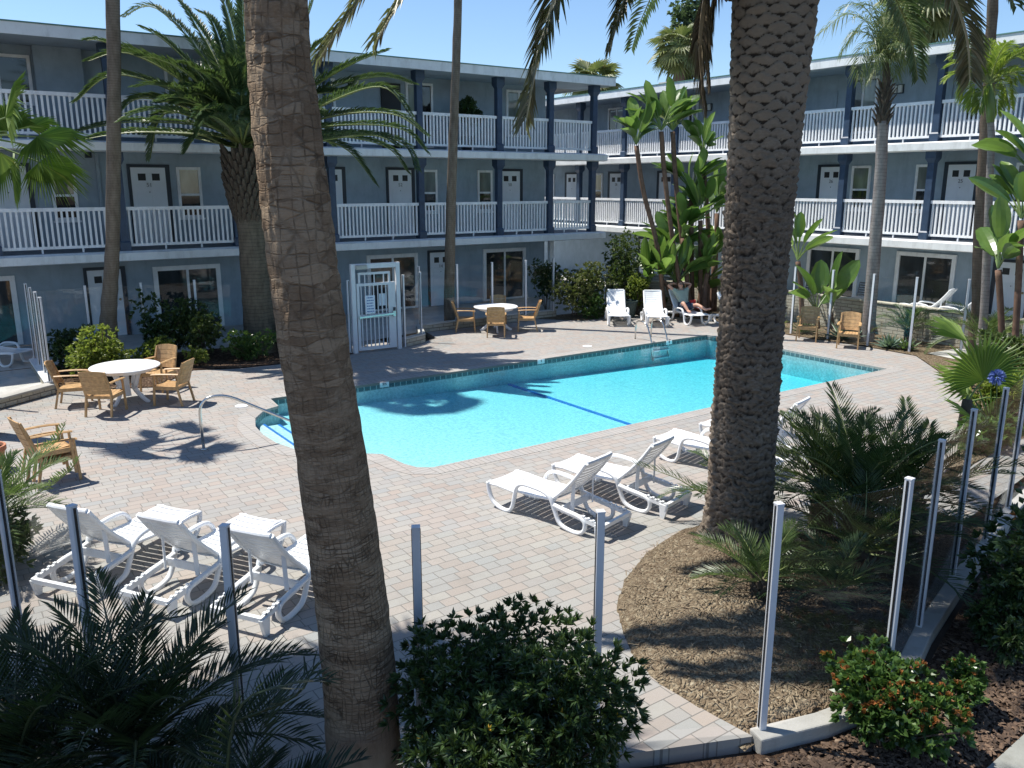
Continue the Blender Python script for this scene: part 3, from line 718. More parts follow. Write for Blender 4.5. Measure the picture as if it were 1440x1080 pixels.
motel('motel_building', 'blue grey three storey motel wing with white railed balconies at the left', 22.93, 'x',
      [(-9, 19.75, 0, -9, 18.55)],
      {2: [-7.2,-4.3,-1.4,1.45,4.25,7.1,9.85,12.73,15.6,17.67,19.55], 3: [-7.2,-4.3,-1.4,1.45,4.25,7.1,9.85,12.73,15.6,17.67,19.55]},
      [(1.55,2.42,2,''),(4.82,5.70,2,'51'),(12.36,13.18,2,'52'),(16.58,17.44,2,'50'),(9.95,10.8,2,''),(3.5,4.33,1,''),(13.78,14.6,1,'14'),(9.4,10.2,1,'')],
      [(5.98,6.62,*WZ,'hung'),(13.45,14.12,*WZ,'hung'),(15.68,16.28,*WZ,'hung'),(8.6,9.2,*WZ,'hung'),(2.92,3.5,*WZ,'hung'),(1.4,2.80,6.2,7.36,'slide'),(2.98,3.66,5.6,7.0,'slide'),(13.05,14.02,5.45,7.42,'slide'),(16.86,17.9,5.9,7.42,'slide'),(5.9,7.0,6.1,7.36,'slide'),(9.6,10.7,6.1,7.36,'slide')],
      [(.2,1.84,2.1),(5.15,6.92,2.13),(7.75,9.2,2.13),(11.52,13.3,2.14),(15.9,17.66,2.14)], [(4.6,7.3),(11.3,7.3)], None,
      [('pilaster',2.86,3.92,1.25,1.496,5.352,7.58,'wall'),('doorway_shade_panel',12.2,12.86,1.44,1.497,5.352,7.34,'black'),('service_panel',7.9,8.3,1.44,1.497,3.6,4.6,'wall'),('corner_column',18.36,18.52,.9,1.06,0,2.47,'white_paint'),('vent_grille',3.78,3.94,1.47,1.497,4.98,5.12,'dark_frame'),('downpipe',4.0,4.07,1.42,1.49,2.705,5.1,'wall')])  # black slab on the third floor wall paints the shade inside an open doorway
posR = [6.85+.0,10.12,12.87,15.6,18.35]; posL = [19.2,22.6,25.35,28.1,30.85,33.6]
motel('motel_building', 'sunlit blue motel wing with white balconies along the right side of the pool', 23.07, 'y',
      [(3, 18.95, .11, 3, 18.95), (18.95, 40, 0, 18.95, 40)],
      {2: posR + posL, 3: posR + posL},
      [(16.55,17.38,2,'26'),(12.36,13.16,2,'25'),(26.9,27.75,2,'28'),(24.0,24.8,2,'27'),(9.2,10.0,2,''),(29.9,30.7,2,''),(25.0,25.75,1,'8'),(10.6,11.45,1,'')],
      [(15.58,16.24,*WZ,'hung'),(13.55,14.12,*WZ,'hung'),(22.4,23.0,*WZ,'hung'),(28.2,28.8,*WZ,'hung'),(31.6,32.2,*WZ,'hung'),(10.7,11.3,*WZ,'hung'),(15.6,16.6,5.75,7.42,'slide'),(26.9,27.95,5.75,7.42,'slide'),(11.9,12.9,5.9,7.4,'slide'),(22.9,23.4,5.9,7.3,'slide'),(9.0,10.0,5.9,7.4,'slide')],
      [(15.72,17.6,2.2),(12.62,14.42,2.22),(22.6,24.6,2.05),(19.2,21.0,2.05)], [(14.95,7.08),(22.4,7.08)], None,
      [('closet_panel',17.0,17.9,1.46,1.497,5.47,7.2,'wall'),('closet_panel',13.3,14.2,1.46,1.497,5.47,7.25,'wall'),('downpipe',19.02,19.10,1.40,1.49,.33,7.5,'wall'),('roof_vent',15.6,16.0,2.2,2.7,7.9,8.13,'vent'),('roof_vent',26.6,27.1,3.5,4.0,7.8,8.5,'vent')])

# ================================================================== GLASS FENCES, GATE, RAILS
def glass_fence(label, pts, z0=0.0, z1=1.98, gap_skip=()):
    T = thing('glass_fence', label, 'fence', (pts[0][0], pts[0][1], 0))
    O = V((pts[0][0], pts[0][1], 0))
    for i, p in enumerate(pts):
        a = V((*p, 0)); q = V((*pts[min(i+1, len(pts)-1)], 0)) - V((*pts[max(i-1, 0)], 0)); d = q.normalized(); nn = V((-d.y, d.x, 0))
        mb = MB(); A = a - O
        zb = z0[i] if hasattr(z0, '__len__') else z0
        mb.bar(A + V((0,0,zb)), A + V((0,0,z1-.012)), .058, .058, up=d)
        po = mb.build('post', M['alu'], T, bevel=.005)
        mb = MB(); mb.bar(A + V((0,0,z1-.012)), A + V((0,0,z1)), .062, .062, up=d); mb.build('post_cap', M['alu'], po)
        for s in (-1, 1):
            mb = MB(); c = A + d*s*.0305; mb.bar(c + V((0,0,zb+.02)), c + V((0,0,z1-.02)), .020, .006, up=d); mb.build('gasket', M['black'], po)
    for i in range(len(pts)-1):
        if i in gap_skip: continue
        a = V((*pts[i],0)) - O; b = V((*pts[i+1],0)) - O; d = (b-a).normalized()
        zb = max(z0[i], z0[i+1]) if hasattr(z0, '__len__') else z0
        mb = MB(); mb.bar(a + d*.035 + V((0,0,(zb+.05+z1-.06)/2)), b - d*.035 + V((0,0,(zb+.05+z1-.06)/2)), .010, z1-.06-zb-.05, up=(0,0,1))
        mb.build('glass_panel', M['glass'], T)
    return T
FRONT = [(-.5,10.55),(-.12,9.3),(.28,8.0),(.68,6.75),(1.51,5.71),(2.61,4.91),(3.87,4.38),(5.08,3.72),(6.42,3.46),(7.68,3.87),(9.05,4.26),(10.35,4.54),(11.7,4.9),(13.05,5.15),(14.4,5.4)]
glass_fence('long glass fence in the foreground curving along the near side of the patio', FRONT, [0]*7 + [.033]*8)
glass_fence('glass fence on the low wall at the left corner of the patio', [(-1.35,17.5),(-.25,18.3),(.82,19.05),(1.90,19.78),(1.93,20.85),(1.93,21.85),(1.93,22.75)], .245, 2.05)
glass_fence('glass fence behind the left planting bed and palm trunks', [(1.99,22.86),(3.18,22.72),(4.43,22.58),(5.7,22.45),(6.98,22.36),(8.25,22.2),(8.75,21.1),(8.93,20.12)], .02, 1.92)
glass_fence('glass fence from the white gate past the far round table', [(10.50,20.08),(11.22,20.45),(11.98,21.9),(13.25,21.82),(14.5,21.78),(15.78,21.76),(17.05,21.95)], [.0,.2,.2,.2,.2,.2,.2], 1.97)
glass_fence('glass fence behind the pair of wooden armchairs on the right', [(20.9,17.9),(20.9,16.6),(20.85,15.33),(20.98,14.17),(20.95,12.9),(21.1,11.79),(21.75,10.78),(22.6,9.7)], .0, 1.98)

G = thing('pool_gate', 'white metal barred pool gate in a square frame with a sign', 'gate', (8.98,20.05,0), math.atan2(-.08,1.35))
mb = MB(); w = 1.36
mb.box(0,.11,-.05,.05,0,2.33); mb.box(w-.11,w,-.05,.05,0,2.33); mb.box(.11,w-.11,-.05,.05,2.2,2.33); mb.build('gate_frame', M['alu'], G, bevel=.006)
mb = MB(); mb.box(.14,.21,-.03,.03,.06,1.82); mb.box(w-.34,w-.14,-.03,.03,.06,1.82)
mb.box(.21,w-.34,-.03,.03,.06,.14); mb.box(.21,w-.34,-.03,.03,.90,1.0); mb.box(.21,w-.34,-.03,.03,1.75,1.82)
for k in range(7): x = .21+(w-.55)*(k+.5)/7; mb.box(x-.013,x+.013,-.013,.013,.14,.9); mb.box(x-.013,x+.013,-.013,.013,1.0,1.75)
leaf = mb.build('gate_leaf', M['alu'], G)
mb = MB(); mb.box(.2,.25,-.02,.02,1.82,2.1); mb.box(w-.32,w-.27,-.02,.02,1.82,2.1); mb.box(.25,w-.32,-.02,.02,2.04,2.1)
for k in range(3): x = .25+(w-.57)*(k+.5)/3; mb.box(x-.013,x+.013,-.012,.012,1.82,2.04)
mb.build('top_grille', M['alu'], leaf)
mb = MB(); mb.bar((.18,-.075,.94),(w-.18,-.075,.98),.03,.05); mb.box(.17,.22,-.085,-.03,.9,.98); mb.box(w-.24,w-.16,-.085,-.03,.9,1.05); mb.build('push_bar', M['steel'], leaf, bevel=.004)
mb = MB(); mb.box(w-.22,w-.16,-.06,-.03,1.06,1.14); mb.build('lock', M['dark_frame'], leaf)
mb = MB(); mb.box(.12,.42,-.12,-.052,2.19,2.3); mb.build('door_closer', M['vent'], G, bevel=.01)
mb = MB(); mb.box(.36,.63,-.042,-.032,1.02,1.5); sg = mb.build('sign', M['sign_white'], leaf)
mb = MB()
random.seed(3)
for k in range(6):
    z = 1.44 - k*.072; x = .40
    while x < .575:
        L = random.choice((.02,.035,.05)); mb.box(x, min(x+L,.59), -.0445, -.0425, z-.013, z+.013); x += L+.012
mb.build('sign_lettering', M['sign_blue'], sg)
mb = MB(); mb.box(.78,.98,.032,.04,1.2,1.52); mb.build('notice_board', M['sign_white'], leaf)

def fillet(pts, r=.12, n=5):
    pts = [V(p) for p in pts]; out = [pts[0]]
    for i in range(1, len(pts)-1):
        a, b, c = pts[i-1], pts[i], pts[i+1]
        d1 = min(r, (a-b).length*.45); d2 = min(r, (c-b).length*.45)
        p = b + (a-b).normalized()*d1; q = b + (c-b).normalized()*d2
        for k in range(n+1):
            t = k/n; out.append(p*(1-t)**2 + b*2*t*(1-t) + q*t*t)
    out.append(pts[-1]); return out
R = thing('pool_handrail', 'bent stainless steel handrail leading down the pool steps', 'handrail', (3.46,13.94,0))
mb = MB(); mb.tube(fillet([(0,0,0),(-.02,0,.74),(.12,-.03,.9),(.42,-.09,.90),(1.75,-.35,.14),(1.85,-.37,-.25)], .2), .024, 10); mb.build('tube', M['steel'], R, True)
mb = MB(); mb.lathe([(.06,.001),(.055,.02),(.03,.026)], 14); mb.build('base_flange', M['steel'], R, True)
R = thing('pool_ladder', 'pair of low bent steel grab rails on the far pool edge', 'ladder', (16.5,17.0,0))
for s in (0, .62):
    mb = MB(); mb.tube(fillet([(s,.38,0),(s+.03,.40,.45),(s,.28,.55),(s-.03,-.1,.52),(s-.04,-.3,.1),(s-.04,-.42,-.5)], .16), .022, 8); mb.build('grab_rail', M['steel'], R, True)
for k in range(2):
    mb = MB(); mb.box(-.04,.60,-.45,-.39,-.25-.22*k,-.22-.22*k); mb.build('tread', M['resin'], R)

# ================================================================== FURNITURE
def catmull(pts, n=6):
    P = [V(p) for p in pts]; out = []
    for i in range(len(P)-1):
        p0 = P[max(i-1,0)]; p1 = P[i]; p2 = P[i+1]; p3 = P[min(i+2,len(P)-1)]
        for k in range(n):
            t = k/n
            out.append(.5*((2*p1)+(p2-p0)*t+(2*p0-5*p1+4*p2-p3)*t*t+(3*p1-p0-3*p2+p3)*t**3))
    out.append(P[-1]); return out
def make_lounger():
    T = thing('sun_lounger', 'x', 'sun lounger', (0,0,0), 0, 'white slatted loungers')
    Y = lambda l: l - .95
    W = .315
    for s in (-1, 1):
        mb = MB(); X = s*W
        pth = catmull([(X,Y(.03),.35),(X,Y(.05),.22),(X,Y(.12),.09),(X,Y(.26),.022),(X,Y(.40),.022),(X,Y(.47),.10),(X,Y(.51),.27),(X+s*.012,Y(.56),.40),(X+s*.016,Y(.66),.462),(X+s*.016,Y(.85),.465),(X+s*.014,Y(1.03),.44),(X+s*.01,Y(1.13),.37),(X,Y(1.19),.22),(X,Y(1.27),.075),(X,Y(1.42),.022),(X,Y(1.58),.022),(X,Y(1.66),.09),(X,Y(1.66),.19),(X,Y(1.56),.245),(X,Y(1.36),.27),(X,Y(1.17),.30)], 5)
        mb.tube(pth, .034, 8, sx=.8, up=(1,0,0)); 
        mb.bar((X-s*.01,Y(.2),.008),(X-s*.01,Y(.44),.008),.05,.014); mb.bar((X-s*.01,Y(1.38),.008),(X-s*.01,Y(1.62),.008),.05,.014)
        mb.build('side_frame', M['resin'], T, True)
    mb = MB()
    prof = lambda l: .355 - .035*math.sin(PI*min(1,max(0,(l-.1)/1.05))) - (0 if l > .1 else (.1-l)**2*3)
    for s in (-1, 1):
        mb.tube([(s*(W-.045),Y(l),prof(l)) for l in (.02,.15,.35,.6,.85,1.0,1.16)], .030, 8, sx=.75)
        mb.tube([(s*(W-.01),Y(l),prof(l)-.012) for l in (.02,.2,.5)], .022, 6)
    nsl = 11
    for k in range(nsl):
        l0 = .02 + k*.104; l1 = l0+.090; a = W-.05
        vs = []
        for (x, dz) in ((-a,0),(-a*.5,-.010),(0,-.014),(a*.5,-.010),(a,0)):
            for l, t in ((l0,.0),(l1,.0),(l1,-.014),(l0,-.014)): vs.append((x,Y(l),prof(l)+dz+t+.012))
        fs = []
        for i in range(4):
            for j in range(4): fs.append((i*4+j, i*4+(j+1)%4, (i+1)*4+(j+1)%4, (i+1)*4+j))
        fs += [(0,3,2,1),(16,17,18,19)]
        mb.add(vs, fs)
    mb.build('seat', M['resin'], T, fix=True)
    mb = MB(); h = V((0,Y(1.10),.345)); tp = V((0,Y(1.64),.95)); d = (tp-h); L = d.length; d.normalize(); nrm = V((0,-d.z,d.y))
    bp = lambda x, t, off=0: h + d*(t*L) + V((x,0,0)) + nrm*(off + .035*math.sin(PI*t)*-1)
    for s in (-1, 1):
        mb.tube([bp(s*(W-.045),t) for t in (0,.15,.35,.55,.75,.9,1)], .034, 8, sx=.8)
    for k in range(11):
        t0 = .02+k*.0845; t1 = t0+.072; a = W-.05; vs = []
        if k == 10: t1 = 1.015
        for (x, dz) in ((-a,0),(-a*.5,-.012),(0,-.017),(a*.5,-.012),(a,0)):
            for t, o in ((t0,.012),(t1,.012),(t1,-.004),(t0,-.004)): vs.append(bp(x,t,o+dz))
        fs = []
        for i in range(4):
            for j in range(4): fs.append((i*4+j, i*4+(j+1)%4, (i+1)*4+(j+1)%4, (i+1)*4+j))
        fs += [(0,3,2,1),(16,17,18,19)]; mb.add(vs, fs)
    mb.tube([bp(-W+.05,1.0),bp(-W*.5,1.01,-.01),bp(W*.5,1.01,-.01),bp(W-.05,1.0)], .03, 8)
    mb.build('backrest', M['resin'], T, fix=True)
    mb = MB()
    for s in (-1, 1):
        mb.bar((s*(W-.01),Y(1.16),.285),(s*(W-.01),Y(1.93),.185),.035,.06)
        for k in range(4): mb.bar((s*(W-.01),Y(1.62+k*.075),.258-k*.010),(s*(W-.01),Y(1.65+k*.075),.254-k*.010),.035,.03)
        mb.sweep_yz([(Y(1.82),.20),(Y(1.95),.19),(Y(1.90),.0),(Y(1.84),.0)], s*W-.02, s*W+.02)
    mb.bar((-W,Y(1.92),.19),(W,Y(1.92),.19),.05,.05); mb.bar((-W,Y(1.30),.27),(W,Y(1.30),.27),.025,.09)
    mb.build('base_frame', M['resin'], T)
    for s in (-1, 1):
        mb = MB(); a = bp(s*(W-.10),.52); mb.bar(a,(s*(W-.09),Y(1.40),.245),.022,.045); mb.build('support_strut', M['resin'], T)
    return T
LG = [ # x, y, head direction, label
 (6.52,8.30,(.25,-.97),'white lounger nearest us in the poolside row, leftmost of that row'),
 (7.70,8.36,(.25,-.97),'white lounger second in the poolside row, just left of the thick palm trunk'),
 (9.85,8.48,(.22,-.97),'white lounger behind the thick scaly palm trunk, foot end showing at its left'),
 (11.08,8.62,(.25,-.97),'white lounger of which only the back top shows right of the thick palm trunk'),
 (1.50,10.02,(-.82,-.57),'white lounger behind the front glass fence, farthest from the foreground palm trunk'),
 (2.24,9.14,(-.84,-.54),'white lounger behind the front glass fence, in the middle of its row of three'),
 (2.90,8.26,(-.84,-.54),'white lounger partly hidden by the left side of the foreground palm trunk'),
 (18.10,19.95,(.60,.80),'empty white lounger on the far deck next to the big shrubs'),
 (18.95,19.12,(.60,.80),'empty white lounger on the far deck behind the pool ladder, beside the sunbather'),
 (20.0,18.75,(.30,.95),'white lounger on the far deck with a man lying on it'),
 (20.75,17.35,(.3,.95),'white lounger on the far deck half hidden by the thick palm trunk'),
 (24.9,13.5,(.15,-.99),'white lounger behind glass under the right wing balcony, nearest its sliding door'),
 (24.9,12.6,(.15,-.99),'white lounger behind glass on the right wing ground floor patio, farthest right'),
 (1.2,24.0,(-.6,.8),'white lounger seen through the glass at the far left ground floor patio')]
first = None
for x, y, hd, lab in LG:
    rz = math.atan2(hd[1], hd[0]) - PI/2
    if first is None:
        first = make_lounger(); first.location = (x,y,0); first.rotation_euler = (0,0,rz); first['label'] = lab
    else: dup(first, (x,y,(.335 if x > 22 else .012 if y > 22 else 0)), rz, lab)

def make_armchair():
    T = thing('wooden_armchair', 'x', 'armchair', (0,0,0), 0, 'teak coloured resin armchairs')
    w = .25
    for sx in (-1, 1):
        for fy in (1, -1):
            mb = MB(); x = sx*w
            if fy > 0: mb.tube([(x*1.06,.27,0),(x*1.03,.245,.42),(x*1.03,.235,.63)], [.026,.024,.022], 4, sx=1.0, up=(1,1,0))
            else: mb.tube([(x*1.0,-.31,0),(x*.97,-.22,.40),(x*.97,-.235,.5)], [.026,.025,.023], 4, up=(1,1,0))
            mb.build('leg', M['teak'], T)
    mb = MB()
    for k in range(6):
        x0 = -w+.015 + k*(2*w-.03)/6; x1 = x0 + (2*w-.03)/6 - .008
        vs = []
        for y, z in ((-.22,.405),(-.1,.398),(.08,.408),(.22,.425),(.262,.412)):
            for x, zz in ((x0,0),(x1,0),(x1,-.02),(x0,-.02)): vs.append((x,y,z+zz))
        fs = []
        for i in range(4):
            for j in range(4): fs.append((i*4+j, i*4+(j+1)%4, (i+1)*4+(j+1)%4, (i+1)*4+j))
        mb.add(vs, fs + [(0,3,2,1),(16,17,18,19)])
    mb.box(-w,w,.215,.245,.33,.40); mb.box(-w,w,-.235,-.21,.34,.395)
    for s in (-1,1): mb.box(s*w-.016,s*w+.016,-.22,.24,.335,.405)
    mb.build('seat', M['teak'], T, fix=True)
    mb = MB()
    bk = lambda t: (-.225 - .16*t, .43 + .47*t)
    cur = lambda x, t: -.05*(1-(x/w)**2)
    for k in range(5):
        t0 = .02 + k*.196; t1 = t0 + .182; vs = []; xs = [-w+.02,-w*.55,0,w*.55,w-.02]
        for x in xs:
            up = .03*(1-(x/w)**2) if k == 4 else 0
            for t, o, e in ((t0,0,0),(t1,0,up),(t1,-.02,up),(t0,-.02,0)):
                y, z = bk(t); vs.append((x, y + cur(x,t) + o, z + e))
        fs = []
        for i in range(4):
            for j in range(4): fs.append((i*4+j, i*4+(j+1)%4, (i+1)*4+(j+1)%4, (i+1)*4+j))
        mb.add(vs, fs + [(0,3,2,1),(16,17,18,19)])
    for s in (-1,1): mb.tube([(s*(w-.005),-.222,.40),(s*(w-.005),bk(.5)[0],bk(.5)[1]),(s*(w-.01),bk(.98)[0],bk(.98)[1])], [.026,.025,.022], 4, up=(1,1,0))
    mb.build('backrest', M['teak'], T, fix=True)
    for s in (-1,1):
        mb = MB(); pts = catmull([(s*w,bk(.42)[0]+.01,.655),(s*(w+.02),-.1,.66),(s*(w+.025),.12,.655),(s*(w+.015),.275,.64)],4)
        mb.tube(pts, .036, 6, sx=.45, up=(1,0,0)); mb.build('armrest', M['teak'], T, fix=True)
    return T
def make_table():
    T = thing('round_table', 'x', 'table', (0,0,0), 0, 'round white patio tables')
    mb = MB(); mb.lathe([(.0,.705),(.62,.705),(.655,.71),(.668,.722),(.668,.738),(.655,.745),(.06,.747),(.02,.747)], 48); mb.build('tabletop', M['resin'], T)
    mb = MB(); mb.lathe([(.52,.64),(.55,.704)], 32); mb.lathe([(.07,.12),(.055,.3),(.055,.6),(.12,.704)], 12); mb.build('pedestal', M['resin'], T)
    for k in range(4):
        a = PI/4 + k*PI/2; c, s = math.cos(a), math.sin(a); mb = MB()
        mb.tube(catmull([(c*.33,s*.33,.70),(c*.22,s*.22,.42),(c*.20,s*.20,.26),(c*.34,s*.34,.09),(c*.47,s*.47,.0)],4), .05, 6, sx=.6, up=(0,0,1)); mb.build('leg', M['resin'], T, True)
    return T
t1 = make_table(); t1.location = (3.10,18.12,0); t1['label'] = 'round white table with four wooden chairs at the left, next to the planting bed'
dup(t1, (14.02,20.86,0), .3, 'round white table with four wooden chairs on the far side, in front of the glass')
CH_L = [
 (2.56,17.38,0,(.55,.75),'wooden armchair turned its back to us at the left table, front side'),
 (2.16,18.42,0,(.93,-.30),'wooden armchair at the left end of the left table, by the low yellow green bush'),
 (3.82,17.42,0,(-.72,.62),'wooden armchair on the pool side of the left table, seen from its side'),
 (3.86,18.80,0,(-.72,-.66),'wooden armchair behind the left table, only its back showing over the top'),
 (13.22,21.30,0,(.86,-.50),'wooden armchair at the left side of the far table, facing right'),
 (14.82,20.36,0,(-.82,.57),'wooden armchair at the right side of the far table, facing left'),
 (13.50,20.08,0,(.57,.82),'wooden armchair in front of the far table with its back to us'),
 (14.58,21.58,0,(-.57,-.82),'wooden armchair behind the far table, facing us'),
 (20.36,14.42,0,(-.86,-.50),'wooden armchair of the right hand pair, farther from the camera'),
 (20.36,13.12,0,(-.86,-.50),'wooden armchair of the right hand pair, nearer the camera by the agaves'),
 (1.22,13.72,0,(.96,.18),'lower wooden armchair of the stacked pair beside the young palm at the left'),
 (1.17,13.71,.125,(.96,.18),'upper wooden armchair stacked on another beside the young palm at the left')]
first = None
for x, y, z, fd, lab in CH_L:
    rz = math.atan2(fd[1], fd[0]) - PI/2
    if first is None: first = make_armchair(); first.location = (x,y,z); first.rotation_euler = (0,0,rz); first['label'] = lab
    else: dup(first, (x,y,z), rz, lab)

def pot(name, label, x, y, r, h, mat, z=0):
    T = thing(name, label, 'plant pot', (x,y,z))
    mb = MB(); mb.lathe([(r*.68,0),(r*.74,.02),(r*.97,h-.08),(r*1.06,h-.075),(r*1.06,h),(r*.93,h),(r*.9,h-.05)], 20); mb.build('body', mat, T)
    mb = MB(); mb.lathe([(.0,h-.06),(r*.9,h-.05)], 20); mb.build('potting_soil', M['soil'], T)
    return T
pot('terracotta_pot', 'terracotta pot cut by the left edge of the picture behind the stacked chairs', .45, 14.75, .24, .40, M['terracotta'])
pot('planter_pot', 'dark green planter pot between the two empty far loungers', 19.15, 20.55, .3, .55, M['green_pot'])
# dark patio chairs under the right balcony
def patio_chair(label, x, y, rz):
    T = thing('patio_chair', label, 'chair', (x,y,.335), rz, 'dark chairs under the right balcony')
    mb = MB(); mb.box(-.24,.24,-.22,.24,.40,.44); mb.build('seat', M['dark_frame'], T, bevel=.012)
    mb = MB()
    mb.bar((-.23,-.22,.42),(-.23,-.32,.88),.03,.03); mb.bar((.23,-.22,.42),(.23,-.32,.88),.03,.03)
    for k in range(6): z = .48+k*.075; y0 = -.225-(z-.42)*.215; mb.box(-.22,.22,y0-.012,y0+.012,z,z+.05)
    mb.build('backrest', M['dark_frame'], T)
    for sx in (-1,1):
        for sy in (-1,1): mb = MB(); mb.bar((sx*.22,sy*.21,0),(sx*.22,sy*.21,.41),.03,.03); mb.build('leg', M['dark_frame'], T)
    return T
patio_chair('dark chair under the right wing balcony, left of the white framed sliding door', 24.6, 15.6, PI/2)
patio_chair('dark chair deep under the right wing balcony behind the stone wall, farther left', 24.8, 17.6, PI/2+.3)

# ================================================================== PEOPLE
def skin_mesh(name, verts, edges, radii, mat, parent, root=0, sub=2):
    me = bpy.data.meshes.new(name); me.from_pydata([tuple(v) for v in verts], edges, [])
    o = bpy.data.objects.new(name, me); COL.objects.link(o)
    md = o.modifiers.new('skin', 'SKIN'); md.use_smooth_shade = True
    for i, r in enumerate(radii):
        sv = me.skin_vertices[0].data[i]; sv.radius = (r, r) if not hasattr(r, '__len__') else r; sv.use_root = (i == root)
    sb = o.modifiers.new('sub', 'SUBSURF'); sb.levels = sub; sb.render_levels = sub
    dg = bpy.context.evaluated_depsgraph_get(); dg.update()
    m2 = bpy.data.meshes.new_from_object(o.evaluated_get(dg)); m2.name = name
    o.modifiers.clear(); o.data = m2; m2.materials.clear(); m2.materials.append(mat)
    m2.polygons.foreach_set('use_smooth', [True]*len(m2.polygons))
    if parent: o.parent = parent
    return o
# sunbather: coordinates in the lounger's own frame (x across, y from foot -.95 to head +.95)
T = thing('person', 'man in pale green shirt and dark shorts lying on a lounger, hands behind his head', 'person', (20.0,18.75,0), math.atan2(.95,.30)-PI/2)
J = dict(pel=(0,.12,.48), bel=(0,.24,.60), chest=(0,.36,.80), neck=(0,.44,1.00), jaw=(0,.43,1.08), head=(0,.46,1.16), crown=(0,.49,1.23),
         shL=(.19,.42,.94), elL=(.43,.50,1.14), wrL=(.22,.58,1.18), haL=(.12,.60,1.16), shR=(-.19,.42,.94), elR=(-.43,.50,1.14), wrR=(-.22,.58,1.18), haR=(-.12,.60,1.16),
         hipL=(.10,.08,.47), knL=(.22,-.30,.58), anL=(.36,-.62,.46), toL=(.50,-.70,.50), hipR=(-.10,.08,.47), knR=(-.27,-.26,.66), anR=(-.20,-.50,.41), toR=(-.22,-.68,.42))
nm = list(J); ix = {k: i for i, k in enumerate(nm)}
E_ = [('pel','bel'),('bel','chest'),('chest','neck'),('neck','jaw'),('jaw','head'),('head','crown'),('chest','shL'),('shL','elL'),('elL','wrL'),('wrL','haL'),('chest','shR'),('shR','elR'),('elR','wrR'),('wrR','haR'),('pel','hipL'),('hipL','knL'),('knL','anL'),('anL','toL'),('pel','hipR'),('hipR','knR'),('knR','anR'),('anR','toR')]
Rr = dict(pel=.13,bel=.125,chest=.14,neck=.058,jaw=.075,head=.098,crown=.07,shL=.062,elL=.046,wrL=.033,haL=.038,shR=.062,elR=.046,wrR=.033,haR=.038,hipL=.095,knL=.062,anL=.042,toL=.035,hipR=.095,knR=.062,anR=.042,toR=.035)
skin_mesh('body', [J[k] for k in nm], [(ix[a],ix[b]) for a,b in E_], [Rr[k] for k in nm], M['skin'], T)
def sub(keys, edges, rr, name, mat, T, J=J):
    ii = {k: i for i, k in enumerate(keys)}
    return skin_mesh(name, [J[k] for k in keys], [(ii[a],ii[b]) for a,b in edges], rr, mat, T)
J['slL'] = tuple(V(J['shL']).lerp(V(J['elL']), .45)); J['slR'] = tuple(V(J['shR']).lerp(V(J['elR']), .45))
J['nk0'] = tuple(V(J['chest']).lerp(V(J['neck']), .7))
sub(['bel','pel','chest','nk0','shL','slL','shR','slR'], [('bel','pel'),('bel','chest'),('chest','nk0'),('chest','shL'),('shL','slL'),('chest','shR'),('shR','slR')], [.145,.148,.165,.08,.085,.078,.085,.078], 'shirt', M['shirt'], T)
J['tL'] = tuple(V(J['hipL']).lerp(V(J['knL']), .8)); J['tR'] = tuple(V(J['hipR']).lerp(V(J['knR']), .8))
sub(['pel','hipL','tL','hipR','tR'], [('pel','hipL'),('hipL','tL'),('pel','hipR'),('hipR','tR')], [.15,.115,.09,.115,.09], 'shorts', M['shorts'], T)
mb = MB(); mb.ball((0,.50,1.205), (.098,.098,.085), 12, 8); mb.build('hair', M['hair'], T, True)
mb = MB(); mb.ball((0,.365,1.145), (.016,.022,.022), 8, 6); mb.build('nose', M['skin'], T, True)
mb = MB(); mb.box(-.075,.075,.358,.378,1.155,1.185); mb.build('sunglasses', M['black'], T, bevel=.008)
for s in (-1, 1):
    for k in range(5):
        mb = MB(); a = V(J['haL' if s > 0 else 'haR']); mb.tube([a, a + V((-s*.05,.015,-.03+.018*k)), a + V((-s*.095,.005,-.035+.02*k))], [.011,.010,.008], 6); mb.build('finger', M['skin'], T, True)
mb = MB(); mb.box(.12,.33,-.02,.03,.40,.66); mb.box(.30,.345,-.25,.28,.395,.43); tag(mb.build('towel', M['red'], bevel=.01), 'red towel hanging over the side of the sunbather\'s lounger', 'towel')
bpy.data.objects['towel'].location = (20.0,18.75,.03); bpy.data.objects['towel'].rotation_euler = T.rotation_euler
# person leaning on the balcony at the right edge
T = thing('person', 'person with red brown hair leaning on the upper balcony rail at the right picture edge', 'person', bpt(23.45,10.22,5.46), PI/2)
J2 = dict(pel=(0,-.17,.92), bel=(0,-.06,1.04), chest=(0,.16,1.14), neck=(0,.33,1.19), jaw=(0,.42,1.15), head=(0,.46,1.21), crown=(0,.47,1.28), shL=(.18,.20,1.19), elL=(.24,.24,1.12), wrL=(.12,.42,1.12), haL=(.05,.44,1.12), shR=(-.18,.20,1.19), elR=(-.24,.24,1.12), wrR=(-.12,.42,1.12), haR=(-.05,.44,1.12), hipL=(.09,-.18,.88), knL=(.10,-.10,.47), anL=(.10,-.18,.08), toL=(.11,-.02,.04), hipR=(-.09,-.18,.88), knR=(-.10,-.12,.47), anR=(-.10,-.22,.08), toR=(-.11,-.06,.04))
nm = list(J2); ix = {k: i for i, k in enumerate(nm)}
skin_mesh('body', [J2[k] for k in nm], [(ix[a],ix[b]) for a,b in E_], [Rr[k]*.9 for k in nm], M['skin'], T)
J2['nk0'] = tuple(V(J2['chest']).lerp(V(J2['neck']), .7)); J2['slL'] = tuple(V(J2['shL']).lerp(V(J2['elL']), .9)); J2['slR'] = tuple(V(J2['shR']).lerp(V(J2['elR']), .9))
